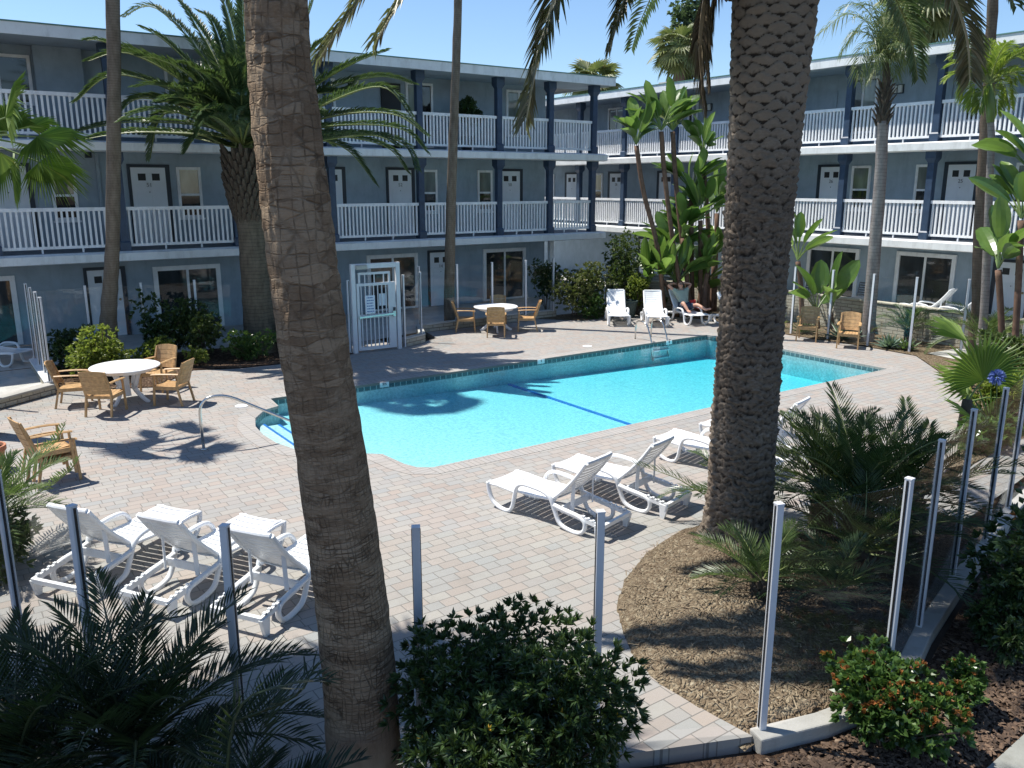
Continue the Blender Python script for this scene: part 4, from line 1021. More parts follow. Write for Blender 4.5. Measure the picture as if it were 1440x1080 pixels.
sub(['bel','pel','chest','nk0','shL','slL','shR','slR'], [('bel','pel'),('bel','chest'),('chest','nk0'),('chest','shL'),('shL','slL'),('chest','shR'),('shR','slR')], [.13,.135,.15,.07,.075,.06,.075,.06], 'top', M['dark_cloth'], T, J2)
sub(['pel','hipL','knL','anL','hipR','knR','anR'], [('pel','hipL'),('hipL','knL'),('knL','anL'),('pel','hipR'),('hipR','knR'),('knR','anR')], [.135,.105,.075,.06,.105,.075,.06], 'trousers', M['shorts'], T, J2)
mb = MB(); mb.ball((0,.42,1.25), (.105,.105,.10), 12, 8); mb.ball((0,.36,1.18), (.09,.06,.10), 10, 6); mb.build('hair', M['red_hair'], T, True)
mb = MB(); mb.ball((0,.565,1.20), (.015,.02,.02), 8, 6); mb.build('nose', M['skin'], T, True)

# ================================================================== VEGETATION
R_ = random.Random(11)
def arc(base, az, el, L, droop, n=10, curl=0):
    p = V(base); out = [p.copy()]; e = el
    for i in range(n):
        e2 = e - droop*((i+.5)/n)**1.2/n*1.6
        e = e2; a = az + curl*i/n
        p = p + V((math.cos(a)*math.cos(e), math.sin(a)*math.cos(e), math.sin(e)))*(L/n); out.append(p.copy())
    return out
def pinnate(mb, pts, nl, ll, lw, vee=.5, fwdk=.55, hang=.15, r0=.02, start=.14, rmi=1, rng=R_, jit=.12, tipk=.45, twosided=True):
    """feather leaf: midrib along pts, two rows of folded leaflets"""
    mb.mi = rmi; k = len(pts)
    mb.tube(pts, [r0*(1-.85*i/(k-1)) for i in range(k)], 4, cap=False)
    mb.mi = 0
    seg = [0]
    for a, b in zip(pts[:-1], pts[1:]): seg.append(seg[-1] + (b-a).length)
    T = seg[-1]
    for i in range(nl):
        s = start + (1-start)*(i+.5)/nl; d = s*T; j = 0
        while j < k-2 and seg[j+1] < d: j += 1
        f = (d-seg[j])/max(1e-6, seg[j+1]-seg[j]); p = pts[j].lerp(pts[j+1], f); t = (pts[j+1]-pts[j]).normalized()
        side = t.cross(V((0,0,1)))
        if side.length < .05: side = V((1,0,0))
        side.normalize(); up = side.cross(t).normalized()
        env = math.sin(PI*min(1, .12+.80*s))**.6 if s < .75 else (math.sin(PI*.72)**.6)*(1-(s-.75)/.25*(1-tipk))
        for sg in (-1, 1):
            L = ll*env*rng.uniform(1-jit,1+jit); w = lw*rng.uniform(.85,1.1)
            dr = (side*sg*(1-.35*s) + t*(fwdk+.5*s) + up*(vee+rng.uniform(-jit,jit)*1.5)).normalized()
            wv = dr.cross(up).normalized()*w; m = p + dr*(L*.45); tip = p + dr*L - V((0,0,hang*L*rng.uniform(.6,1.4)))
            b = p - t*0
            fold = up*w*.35
            mb.add([b, m + wv*.5 + fold, tip, m - wv*.5 + fold, m], [(0,4,1),(4,2,1),(0,3,4),(4,3,2)])
def crown_obj(name, mb, mats, parent): return mb.build(name, mats, parent)
def plant(name, label, cat, loc, group=None): return thing(name, label, cat, tuple(loc), 0, group)
def trunk_tube(pts, rs, n=20, sub=5, wob=.0, seed=1):
    P = catmull(pts, sub); k = len(P); rr = []
    for i in range(k):
        t = i/(k-1)*(len(rs)-1); j = min(int(t), len(rs)-2); rr.append(rs[j]+(rs[j+1]-rs[j])*(t-j))
    mb = MB(); mb.tube(P, rr, n)
    if wob:
        for i, v in enumerate(mb.v):
            q = V(v); o = mathutils.noise.noise(V((q.x*7+seed, q.y*7, q.z*5)))*wob; c = P[min(i//n, k-1)]; d = (q-c); d.z = 0
            if d.length > 1e-6: mb.v[i] = tuple(q + d.normalized()*o)
    return mb

# ---- the foreground fan palm trunk (crown far above the frame)
def uv_trunk(mb, n, name, mat, parent, P):
    o = mb.build(name, mat, parent, smooth=True); me = o.data; uv = me.uv_layers.new(name='UVMap')
    L = [0]
    for a, b in zip(P[:-1], P[1:]): L.append(L[-1] + (b-a).length)
    circ = 1.6
    for poly in me.polygons:
        ks = [me.loops[li].vertex_index % n for li in poly.loop_indices]; wrap = max(ks)-min(ks) > n/2
        for li in poly.loop_indices:
            vi = me.loops[li].vertex_index; k = vi % n
            if wrap and k < n/2: k += n
            uv.data[li].uv = (k/n*circ, P[min(vi//n, len(P)-1)].z - P[0].z)
    return o
T = plant('fan_palm', 'tall bare fan palm trunk with cross hatched grey brown bark, nearest the camera', 'palm tree', (2.07,4.66,-.1))
pp = [tuple(V((x_,y_,z_)) + V((CR[0]*d_,CR[1]*d_,0))) for x_,y_,z_,d_ in [(.02,.02,-.05,0),(-.02,.03,.5,0),(-.08,.06,1.7,.03),(-.16,.11,2.7,.045),(-.23,.15,3.8,.02),(-.26,.18,4.9,0),(-.26,.18,5.6,-.01),(-.24,.18,7.5,0),(-.22,.2,10.2,0)]]
P = catmull(pp, 26); N = 96
RT = [(-.1,.30),(.4,.258),(1.2,.246),(1.75,.236),(2.7,.214),(3.85,.202),(4.8,.188),(5.2,.168),(10.4,.155)]
def rr(z):
    for (a,ra),(b,rb) in zip(RT[:-1],RT[1:]):
        if z <= b: return ra + (rb-ra)*max(0,min(1,(z-a)/(b-a)))
    return RT[-1][1]
mb = MB(); mb.tube(P, [rr(p.z) for p in P], N, up=(1,0,0))
for i, v in enumerate(mb.v):
    q = V(v); c = P[min(i//N, len(P)-1)]; d = q-c; d.z = 0
    if d.length < 1e-6: continue
    a = math.atan2(d.y, d.x); z = q.z
    amp = .35 if z < .9 else 1
    h = mathutils.noise.noise(V((math.cos(a)*1.5, math.sin(a)*1.5, z*17)))*.007 + mathutils.noise.noise(V((math.cos(a)*6, math.sin(a)*6, z*5)))*.006 + mathutils.noise.noise(V((math.cos(a)*1.2, math.sin(a)*1.2, z*1.1)))*.012
    hi = max(0, min(1, (z-2.6)/1.5)); h += hi*mathutils.noise.noise(V((math.cos(a)*9, math.sin(a)*9, z*12)))*.013
    mb.v[i] = tuple(q + d.normalized()*h*amp)
uv_trunk(mb, N, 'trunk', M['fan_trunk'], T, P)
def fan_leaf(mb, hub, dirv, nrm, R, nseg=26, span=4.4, drooptip=.18, rng=R_):
    d = V(dirv).normalized(); n_ = V(nrm); n_ = (n_ - d*n_.dot(d)).normalized(); s = d.cross(n_)
    for i in range(nseg):
        a = -span/2 + span*(i+.5)/nseg; da = span/nseg*.52
        rr_ = R*(1 - .22*abs(a/(span/2))**2)*rng.uniform(.94,1.04)
        def pt(ang, r, up): return hub + (d*math.cos(ang)+s*math.sin(ang))*r + n_*up
        z = -.05*R*(abs(a)/(span/2))
        m0 = pt(a-da, rr_*.58, z-.012*R); m1 = pt(a+da, rr_*.58, z-.012*R); mc = pt(a, rr_*.6, z+.030*R)
        tip = pt(a, rr_, z) - V((0,0,drooptip*R*rng.uniform(.5,1.4)))
        h0 = hub
        mb.add([h0, m0, mc, m1, tip], [(0,1,2),(0,2,3),(1,4,2),(2,4,3)])
def fan_crown(mb, c, n, R, pet, rng, el0=-.7, el1=1.3, mi_p=1, az0=0, azs=2*PI, droopt=.18, nseg=24):
    for i in range(n):
        el = el0 + (el1-el0)*((i+.5)/n); az = az0 + azs*((i*.618) % 1) + rng.uniform(-.15,.15)
        d = V((math.cos(az)*math.cos(el), math.sin(az)*math.cos(el), math.sin(el)))
        pe = pet*rng.uniform(.8,1.1); mid = c + d*pe*.55 + V((0,0,.06*pe)); hub = c + d*pe - V((0,0,.10*pe))
        mb.mi = mi_p; mb.tube([c, mid, hub], [.022,.016,.010], 4, cap=False); mb.mi = 0
        dd = (hub-mid).normalized(); dd = (dd + V((0,0,-.25))).normalized()
        nr = V((0,0,1)) - dd*dd.z; nr = (nr + V((rng.uniform(-.3,.3), rng.uniform(-.3,.3), 0)))
        fan_leaf(mb, hub, dd, nr, R*rng.uniform(.85,1.1), nseg, rng.uniform(3.8,4.8), droopt, rng)
mb = MB(); fan_crown(mb, V((-.22,.2,10.2)), 44, 1.15, 1.3, R_, -.9, 1.3); mb.build('crown', [M['fan_far'], M['petiole']], T)

# ---- the thick scaly date palm
PX, PY = 7.53, 6.06
T = plant('date_palm', 'massive date palm with dark scaly trunk in the dry litter bed right of centre', 'palm tree', (PX,PY,0))
N = 150; P = []; z = 0.0
while z < 6.75: P.append(V((-.02*math.sin(z*.7), .0, z))); z += .0125
def rad2(z): return .362 + .17*math.exp(-max(0,z-.15)/.24) + .010*math.sin(z*1.3) + .05*max(0,min(1,(z-5.3)/1.2)) + .035*max(0,min(1,(z-3.2)/2))
mb = MB(); mb.tube(P, [rad2(p.z) for p in P], N, up=(1,0,0)); scar = [0]*len(mb.v)
for i, v in enumerate(mb.v):
    q = V(v); j = i//N; k = i % N; c = P[j]; d = (q-c); d.z = 0; a = k/N*2*PI; z = q.z
    zz = z + .030*mathutils.noise.noise(V((math.cos(a)*2, math.sin(a)*2, z*2.5))) + .012*mathutils.noise.noise(V((math.cos(a)*6, math.sin(a)*6, z*6)))
    up = max(0, min(1, (z-3.6)/1.4)); H = .092; ncell = 11
    zz += .018*mathutils.noise.noise(V((math.cos(a)*3.5, math.sin(a)*3.5, z*9))); aw = a + .11*mathutils.noise.noise(V((math.cos(a)*2.2+5, math.sin(a)*2.2, z*6))) + .05*mathutils.noise.noise(V((math.cos(a)*6, math.sin(a)*6+3, z*16)))
    row = zz/H; r0 = math.floor(row); best = -1.0; bid = (0, 0)
    for rr0 in (r0-1, r0, r0+1):
        u = aw/(2*PI)*ncell + (.5 if rr0 % 2 else 0); fu = abs((u % 1) - .5)*2; cid = (math.floor(u), rr0)
        top = 1.02 - (.40+.22*up)*fu**1.7; bot = -.16 + .24*fu**2            # scalloped shingle: wide in the middle, pinched at its sides
        t = (row - rr0 - bot) / (top - bot)
        if 0 <= t <= 1:
            h = (.30 + .70*t**.8) * (1 if t < .86 else 1 - (t-.86)/.14*.55) * (1 - .45*fu**3)
            if h > best: best = h; bid = cid
    rg_ = row + 1.1*mathutils.noise.noise(V((math.cos(a)*2.6, math.sin(a)*2.6+7, z*2.6))) + .45*mathutils.noise.noise(V((math.cos(a)*7, math.sin(a)*7, z*7)))
    ridge = (rg_ % 1)**.9*(.75 + .5*mathutils.noise.noise(V((math.cos(a)*5, math.sin(a)*5, math.floor(rg_)*2.3)))); wl = .68*(1-up); best = max(0, best)*(1-wl) + ridge*wl
    cell = mathutils.noise.noise(V((bid[0]*3.1 + .5, bid[1]*1.7 + .3, .5))) if best > -1 else 0
    s = max(0, best) * (.85 + .45*cell); n1 = mathutils.noise.noise(V((math.cos(a)*11, math.sin(a)*11, z*14))); n2 = mathutils.noise.noise(V((math.cos(a)*30, math.sin(a)*30, z*26)))
    base = min(1, z/.45); ns = .55*n1 + .45*n2
    s = s*base + (1-base)*(.45+ns*.5)
    scar[i] = max(0, min(1, s + ns*.30)); dis = s*.054*(1-.35*up) - .031 + ns*.024*(1.5-.9*up)
    mb.v[i] = tuple(q + d.normalized()*dis)
o = mb.build('trunk', M['date_trunk'], T, smooth=True)
at = o.data.attributes.new('scar', 'FLOAT', 'POINT'); at.data.foreach_set('value', scar)
# crown base bulge of cut leaf bases
mb = MB(); rg = random.Random(5)
for k in range(90):
    a = k*2.39996; z = 6.28 + k/90*.75; r = .50 + .10*math.sin((z-6.2)*2.2); c = V((math.cos(a)*r, math.sin(a)*r, z)); d = V((math.cos(a), math.sin(a), .9)).normalized()
    mb.tube([c - d*.12, c + d*.10, c + d*rg.uniform(.2,.32)], [.11,.085,.05], 6, sx=.5)
mb.lathe([(.40,6.3),(.5,6.6),(.45,7.0),(.2,7.3)], 16); mb.build('leaf_bases', M['fibre'], T)
C2 = V((0,0,7.05)); O2 = V((PX,PY,0))
mb = MB(); mo = MB()
def pxpath(start, pix):          # a frond's course: crown, then points given by where they stand in the photograph and how far off
    return catmull([start] + [atD(x,y,D) - O2 for x,y,D in pix], 6)
vis = [([(900,-230,8.7),(800,-50,8.35),(757,82,8.25),(740,168,8.3)], 62, .42), ([(985,-150,8.9),(905,-60,8.6),(872,20,8.5),(858,68,8.5)], 44, .26),
       ([(1250,-170,9.3),(1325,-40,9.3),(1358,45,9.35),(1364,112,9.5)], 56, .36),
       ([(850,-330,8.8),(640,-180,8.4),(505,0,8.2),(452,78,8.2)], 74, .44), ([(880,-280,8.3),(690,-190,7.9),(570,-10,7.6),(530,56,7.6)], 60, .40)]
for pix, nl, ll in vis:
    mo.mi = 0; pinnate(mo, pxpath(C2, pix), int(nl*2.2), ll*1.3, .046, .10, .38, .16, .045, .3)
for i in range(58):
    az = i*2.39996; e = 1.35 - 1.55*(i/58); L = 3.6 + .5*math.sin(i*1.7); toward = math.cos(az - YAW)
    if e < .35 and abs(math.sin(az-YAW)) > .3 and R_.random() < .75: e += .5
    pinnate(mb, arc(C2 + V((math.cos(az)*.3, math.sin(az)*.3, 0)), az, e, L, 1.3, 9), 62, .44, .050, .35, .6, .15, .03, .12)
mb.build('crown', [M['phx'], M['rachis']], T); mo.build('hanging_fronds', [M['phx_old'], M['rachis_pale']], T)
mb = MB()
pinnate(mb, catmull([V((-.42,.1,6.75)), atD(1000,-25,9.2)-O2, atD(986,40,9.15)-O2, atD(986,95,9.15)-O2, atD(992,150,9.15)-O2], 6), 120, .22, .026, -.1, .9, .9, .05, .12, 1)
pinnate(mb, catmull([V((-.35,.2,6.75)), atD(1010,-20,9.4)-O2, atD(995,50,9.4)-O2, atD(998,120,9.4)-O2], 6), 90, .18, .026, -.1, .9, .9, .04, .12, 1)
mb.build('dead_frond', [M['dead_frond'], M['rachis_dry']], T)

# ---- the feathery date palm at the left, in front of the left wing
D3 = 21.8; O3 = V((7.05,21.68,0))
T = plant('date_palm', 'smaller date palm with a full feathery crown in front of the left motel wing', 'palm tree', O3)
pp = [(.02,0,-.05),(.03,0,1.2),(.02,0,2.8),(0,0,3.75)]
trunk_tube(pp, [.46,.40,.37,.38], 24, 8, .03).build('trunk', M['trunk_phx'], T, True)
mb = MB(); rg = random.Random(8)
for k in range(190):
    a = k*2.39996; t = k/190; z = 3.38 + t*1.75; r = (.33 + .19*math.sin(min(1,t*1.5)*PI*.55)) ; c = V((math.cos(a)*r, math.sin(a)*r, z)); d = V((math.cos(a)*.55, math.sin(a)*.55, 1)).normalized()
    mb.tube([c - d*.10, c + d*.10, c + d*rg.uniform(.18,.27)], [.085,.065,.03], 5, sx=.55)
mb.lathe([(.32,3.3),(.46,3.9),(.48,4.6),(.3,5.2)], 16); mb.build('leaf_bases', M['fibre'], T)
C3 = V((-.05,.05,5.25))
FR = [[(240,100),(150,60),(121,57)],[(260,118),(180,75),(124,86)],[(265,140),(165,105),(107,143)],[(295,95),(220,12),(174,24)],[(300,130),(235,60),(198,39)],[(285,160),(200,138),(166,162)],[(310,175),(232,160),(211,222)],[(290,178),(180,172),(98,188)],[(295,190),(190,186),(112,197)],[(310,100),(275,35),(247,-4)],[(325,120),(300,35),(278,16)],[(335,100),(320,20),(300,-30)],[(345,90),(342,10),(338,-40)],[(325,170),(280,98),(252,132)],[(330,185),(300,150),(276,192)],[(320,205),(280,190),(262,212)],[(300,200),(240,188),(170,192)],[(335,190),(350,170),(338,238)],
      [(430,130),(500,88),(544,72)],[(440,135),(530,108),(583,119)],[(450,150),(535,122),(577,162)],[(460,165),(550,160),(599,190)],[(460,178),(560,180),(600,214)],[(470,188),(560,198),(586,238)],[(450,190),(540,205),(572,241)],[(440,195),(490,212),(527,258)],[(400,120),(440,70),(462,52)],[(390,100),(430,30),(446,-20)],[(400,140),(480,128),(502,114)],[(380,100),(400,20),(404,-40)],[(430,200),(520,190),(560,206)],[(360,95),(368,10),(372,-50)]]
mb = MB()
for i, pix in enumerate(FR):
    dd = R_.uniform(-2.0,2.0); q = [atD(x,y,D3+dd*f)-O3 for (x,y),f in zip(pix,(.4,.8,1))]
    pinnate(mb, catmull([C3+V((R_.uniform(-.2,.2),R_.uniform(-.2,.2),R_.uniform(-.2,.3)))]+q, 6), 108, .47, .056, .46, .75, .16, .035, .08)
for i in range(44):
    az = YAW + (PI if i % 2 else 0) + R_.uniform(-1.25,1.25); e = R_.uniform(.30,1.3)
    pinnate(mb, arc(C3, az, e, R_.uniform(2.2,3.3), 1.45, 9), 76, .44, .054, .42, .7, .12, .035, .10)
mb.build('crown', [M['phx'], M['rachis']], T)

# ---- tall thin trunks
def tall_palm(label, O, pts, rs, mat, crown, seed):
    T = plant('slender_palm', label, 'palm tree', O)
    top_ = V(pts[-1]); pen = V(pts[-2]); k_ = max(1, int((top_-pen).length/2.5)); pts = list(pts[:-1]) + [pen.lerp(top_, (i+1)/k_) for i in range(k_)]
    rs = list(rs[:-2]) + [rs[-2]+(rs[-1]-rs[-2])*i/k_ for i in range(k_+1)]
    rel = [V(p)-V(O) for p in pts]; trunk_tube(rel, rs, 18, 8, .022, seed).build('trunk', mat, T, True)
    rg = random.Random(seed); mb = MB(); fan_crown(mb, rel[-1], 26, .75, .8, rg, -.9, 1.2); mb.build('crown', [M['fan_far'], M['petiole']], T)
def chain(D, pix): return [atD(x,y,D) for x,y in pix]
c = chain(20.4, [(151,500),(152,470),(154,420),(158,350),(160,200),(158,0)]); b = V((c[0].x,c[0].y,0)); tp = c[-1] + V((.1,-.1,5.5))
tall_palm('slender grey palm trunk at the left beside the yellow green bush', b, [b]+c+[tp], [.30,.26,.22,.18,.165,.158,.15,.14], M['trunk_slim'], None, 21)
c = chain(26.4, [(632,410),(634,300),(639,150),(644,0)]); b = V((c[0].x,c[0].y,0)); tp = c[-1] + V((.1,-.1,29))
tall_palm('thin straight palm trunk in front of the left wing, right of the white gate', b, [b]+c+[tp], [.19,.17,.155,.135,.12,.10], M['trunk_slim'], None, 22)
c = chain(21.9, [(1374,440),(1377,350),(1385,200),(1391,120),(1397,0)]); b = V((c[0].x,c[0].y,0)); tp = c[-1] + V((.1,-.1,5))
tall_palm('tall thin brown palm trunk at the right, crossing all balconies', b, [b]+c+[tp], [.16,.15,.15,.145,.13,.125,.12], M['trunk_brown'], None, 23)

# ---- queen palm and the small yellow green palm in front of the right wing
c = chain(23.3, [(1219,490),(1226,400),(1238,250),(1241,170)]); b = V((c[0].x,c[0].y,0)); tp = atD(1243,75,23.3)
T = plant('queen_palm', 'smooth grey ringed palm with a small grey green crown against the right wing', 'palm tree', b)
trunk_tube([V((0,0,0))]+[p-b for p in c], [.21,.19,.17,.155,.14], 20, 8, .006).build('trunk', M['trunk_grey'], T, True)
mb = MB(); rg = random.Random(4); q0 = c[-1]-b
for k in range(36):
    a = k*2.39996; t = k/36; cc = q0 + V((0,0,-.15+t*1.0)); r = .13-.07*t; d = V((math.cos(a)*.5, math.sin(a)*.5, 1)).normalized(); cc = cc + V((math.cos(a)*r, math.sin(a)*r, 0))
    mb.tube([cc, cc+d*.18, cc+d*rg.uniform(.25,.38)+V((math.cos(a),math.sin(a),0))*.04], [.065,.045,.018], 5, sx=.5)
mb.tube([q0, q0+V((0,0,1.1)), tp-b], [.16,.10,.07], 10); mb.build('leaf_bases', M['fibre'], T)
mb = MB(); cc = tp-b-V((0,0,.25))
QF = [[(1222,35),(1190,20),(1150,50)],[(1225,50),(1200,48),(1182,78)],[(1228,60),(1212,75),(1208,112)],[(1235,30),(1225,8),(1205,8)],[(1245,30),(1250,5),(1262,8)],[(1250,45),(1272,30),(1292,45)],[(1250,60),(1262,62),(1275,90)],[(1240,60),(1235,85),(1222,112)],[(1230,30),(1205,5),(1178,15)],[(1246,70),(1252,80),(1258,108)],[(1232,45),(1215,30),(1195,60)],[(1240,25),(1240,0),(1236,-14)]]
for pix in QF:
    dd = R_.uniform(-1.2,1.2); pinnate(mb, catmull([cc]+[atD(x,y,23.3+dd*f)-b for (x,y),f in zip(pix,(.4,.8,1))],5), 40, .46, .030, .1, .6, .5, .02, .12, jit=.35)
for k in range(9): pinnate(mb, arc(cc, R_.uniform(0,6.3), R_.uniform(.2,1.3), 1.15, 2.0, 8), 34, .36, .034, .1, .6, .5, .02, .12, jit=.35)
mb.build('crown', [M['queen'], M['rachis']], T)
c = chain(20.6, [(1383,450),(1388,350),(1391,270),(1394,200)]); b = V((c[0].x,c[0].y,0)); tp = atD(1392,118,20.6)
T = plant('ringed_palm', 'slender pale ringed palm with stiff yellow green fronds at the right', 'palm tree', b)
trunk_tube([V((0,0,0))]+[p-b for p in c]+[atD(1393,170,20.6)-b], [.115,.10,.092,.085,.08,.075], 16, 8, .004).build('trunk', M['trunk_grey'], T, True)
mb = MB(); mb.tube([atD(1393,172,20.6)-b, atD(1392,140,20.6)-b, tp-b], [.085,.105,.05], 10); mb.build('crownshaft', M['petiole'], T, True)
mb = MB(); cc = tp-b
for pix in [[(1375,95),(1355,72),(1338,80)],[(1372,110),(1360,105),(1352,138)],[(1380,90),(1362,58),(1350,60)],[(1392,85),(1390,62),(1382,55)],[(1402,90),(1415,65),(1432,75)],[(1405,105),(1425,100),(1442,122)],[(1400,115),(1412,118),(1420,150)],[(1390,120),(1384,128),(1378,152)],[(1400,95),(1425,80),(1450,88)],[(1383,115),(1370,122),(1366,150)],[(1395,122),(1400,130),(1402,158)]]:
    dd = R_.uniform(-.9,.9); pinnate(mb, catmull([cc]+[atD(x,y,20.6+dd*f)-b for (x,y),f in zip(pix,(.4,.8,1))],5), 34, .40, .045, .3, .8, .25, .018, .14)
for k in range(8): pinnate(mb, arc(cc, R_.uniform(0,6.3), R_.uniform(.3,1.3), 1.2, 1.8, 8), 26, .38, .045, .3, .8, .25, .018, .14)
mb.build('crown', [M['yellow_palm'], M['rachis']], T)

# ---- fan palms: left edge, right bed, and those behind the roofs
DL = 14.3; O = V((-.25,16.4,0)); cc = atD(12,188,DL)
T = plant('fan_palm', 'bright green fan palm reaching in from the left edge in front of the balconies', 'palm tree', O)
cc = atD(-50,215,DL); trunk_tube([V((cc.x-O.x-.3,cc.y-O.y+.1,-.05)), V((cc.x-O.x-.2,cc.y-O.y+.05,2)), (cc-O)+V((-.08,.0,-1.2)), cc-O], [.22,.17,.15,.14], 16, 8, .03).build('trunk', M['trunk_slim'], T, True)
mb = MB(); rg = random.Random(31); cr = atD(-48,205,DL)-O
for (hx, hy, tx, ty, R, dd) in [(8,165,38,80,1.15,-.3),(52,192,132,205,1.05,-.2),(55,228,128,262,.98,.1),(10,185,-30,120,1.0,.3),(20,225,20,300,.8,.5),(-10,200,-100,200,1.1,0),(40,180,95,150,.7,.9),(0,215,-40,280,.9,-.5),(45,205,90,225,.8,1.0)]:
    R *= .84; hub = atD(hx,hy,DL+dd)-O; tip = atD(tx,ty,DL+dd*1.6)-O; mid = cr.lerp(hub,.5)+V((0,0,.1))
    mb.mi = 1; mb.tube([cr,mid,hub],[.022,.017,.012],5,cap=False); mb.mi = 0
    d = (tip-hub).normalized(); nr = V((0,0,1)) - V((*CF,0))*.55; fan_leaf(mb, hub, d, nr, R, 46, 3.2, .24, rg)
mb.build('crown', [M['fan'], M['petiole']], T)
O = V((15.1,7.25,0)); T = plant('young_fan_palm', 'young fan palm with one big upright fan leaf in the right bed', 'palm tree', O)
mb = MB(); mb.tube([V((0,0,-.02)), V((.02,0,.3)), V((.03,.02,.55))], [.12,.11,.08], 12); mb.build('trunk', M['fibre'], T, True)
mb = MB(); rg = random.Random(12); b0 = V((.02,.01,.5)); Df = fwd(O.x,O.y)
for (hx, hy, tx, ty, R, dd, span, facing) in [(1383,535,1382,448,1.02,0,3.9,.9),(1368,552,1318,515,.95,.3,2.2,.2),(1372,590,1332,560,.75,-.1,1.8,.2),(1360,480,1322,448,.9,1.0,1.5,.2),(1412,560,1440,520,.8,.3,2.2,.3),(1400,600,1435,600,.7,-.2,2.5,.3),(1380,610,1345,620,.55,-.3,2.2,.3)]:
    hub = atD(hx,hy,Df+dd)-O; tip = atD(tx,ty,Df+dd*1.4)-O; mb.mi = 1; mb.tube([b0, b0.lerp(hub,.5)+V((0,0,.05)), hub],[.02,.016,.012],5,cap=False); mb.mi = 0
    d = (tip-hub).normalized(); nr = V((0,0,1))*(1-facing) - V((*CF,0))*facing; fan_leaf(mb, hub, d, nr, R, 34 if span > 3 else 18, span, .10, rg)
mb.build('crown', [M['fan'], M['petiole']], T)
def far_fan(label, D, tpix, cpix, r, n, R, seed, el0=-1.0):
    tp = atD(*cpix, D); bb = atD(*tpix, D); O = V((tp.x,tp.y,0)); T = plant('fan_palm', label, 'palm tree', O, None)
    trunk_tube([V((0,0,-.1)), V((0,0,bb.z*.6)), bb-O, tp-O], [r*1.3,r*1.1,r,r*.95], 14, 8, .05, seed).build('trunk', M['trunk_brown'], T, True)
    mb = MB(); rg = random.Random(seed); fan_crown(mb, tp-O, n, R, R*.95, rg, el0, 1.3, nseg=20); mb.build('crown', [M['fan_far'], M['petiole']], T)
far_fan('fan palm with dry tan skirt leaves rising behind the right wing roof near centre', 46, (955,110), (954,68), .30, 30, .95, 41)
far_fan('fan palm of which only the crown tops the gap between the two roofs', 47, (834,140), (834,118), .28, 30, 1.0, 42, -.9)
far_fan('fan palm behind the right wing roof, thick ragged trunk, crown cut by the top edge', 36, (1296,55), (1297,2), .36, 34, 1.1, 43, -1.1)
def leafball(mb, c, r, n, ls, lw, rng, up=.4, lumps=None):
    """leaves spread through a lumpy volume, most of them near its outside"""
    cs = lumps or [(V((0,0,0)),1)]
    for i in range(n):
        lc, lr = cs[rng.randrange(len(cs))]
        d = V((rng.gauss(0,1), rng.gauss(0,1), rng.gauss(0,1))).normalized(); rr = rng.random()**.38
        p = V(c) + V((lc.x*r[0], lc.y*r[1], lc.z*r[2])) + V((d.x*r[0], d.y*r[1], d.z*r[2]))*lr*rr
        if p.z < .02: continue
        yield p, d
def leaf(mb, p, d, L, w, rng):
    t = d.cross(V((rng.gauss(0,1), rng.gauss(0,1), rng.gauss(0,1))))
    if t.length < 1e-3: return
    t.normalize(); m = p + d*L*.5; wv = t*w*.5; nn = d.cross(t)*w*.18; tip = p + d*L - V((0,0,L*.12))
    mb.add([p, m+wv+nn, tip, m-wv+nn, m-nn*.5], [(0,4,1),(4,2,1),(0,3,4),(4,3,2)])
def shrub(name, label, cat, O, r, cz, nclus, per, ls, lw, mat, seed, lumps=6, stemn=7, extra=None, spread=.9, upb=.5, zoff=0):
    rng = random.Random(seed); T = plant(name, label, cat, (O[0],O[1],zoff))
    L = [(V((rng.uniform(-.55,.55), rng.uniform(-.55,.55), rng.uniform(-.45,.5))), rng.uniform(.42,.66)) for _ in range(lumps)] + [(V((0,0,-.1)), .7)]
    mb = MB(); ex = MB(); pts = []
    for p, d in leafball(mb, (0,0,cz), r, nclus, ls, lw, rng, lumps=L):
        pts.append(p); d2 = (d + V((0,0,upb))).normalized()
        for k in range(per):
            dd = (d2 + V((rng.gauss(0,1), rng.gauss(0,1), rng.gauss(0,1)))*spread*.6).normalized(); leaf(mb, p, dd, ls*rng.uniform(.6,1.15), lw*rng.uniform(.75,1.15), rng)
        if extra and rng.random() < extra[1] and d.z > -.1:
            for k in range(extra[2]):
                dd = (d2 + V((rng.gauss(0,1), rng.gauss(0,1), rng.gauss(0,1)))*.5).normalized(); leaf(ex, p + d*ls*.4, dd, ls*extra[3], lw*extra[3], rng)
    mb.build('foliage', mat, T)
    if extra and ex.f: ex.build(extra[4], extra[0], T)
    sm = MB()
    for k in range(stemn):
        q = rng.choice(pts); b = V((rng.uniform(-.12,.12)*r[0], rng.uniform(-.12,.12)*r[1], -.03)); m = b.lerp(q,.5) + V((rng.uniform(-.1,.1),rng.uniform(-.1,.1),.1))*r[2]
        sm.tube(catmull([b,m,q],4), [.022*max(r)]+[.012*max(r)]*7+[.005*max(r)], 5, cap=False)
        for j in range(3):
            q2 = rng.choice(pts)
            if (q2-q).length < max(r)*.8: sm.tube([m, m.lerp(q2,.5)+V((0,0,.03)), q2], [.010*max(r),.007*max(r),.003*max(r)], 4, cap=False)
    sm.build('stem', M['twig'], T)
    return T
c = atD(974,22,60); shrub('tree', 'dense leafy green tree beyond the right wing roof behind the hanging dead frond', 'tree', (c.x,c.y), (1.6,1.6,3.4), c.z-1.6, 800, 8, .36, .16, M['far_tree'], 51, 8, 10)

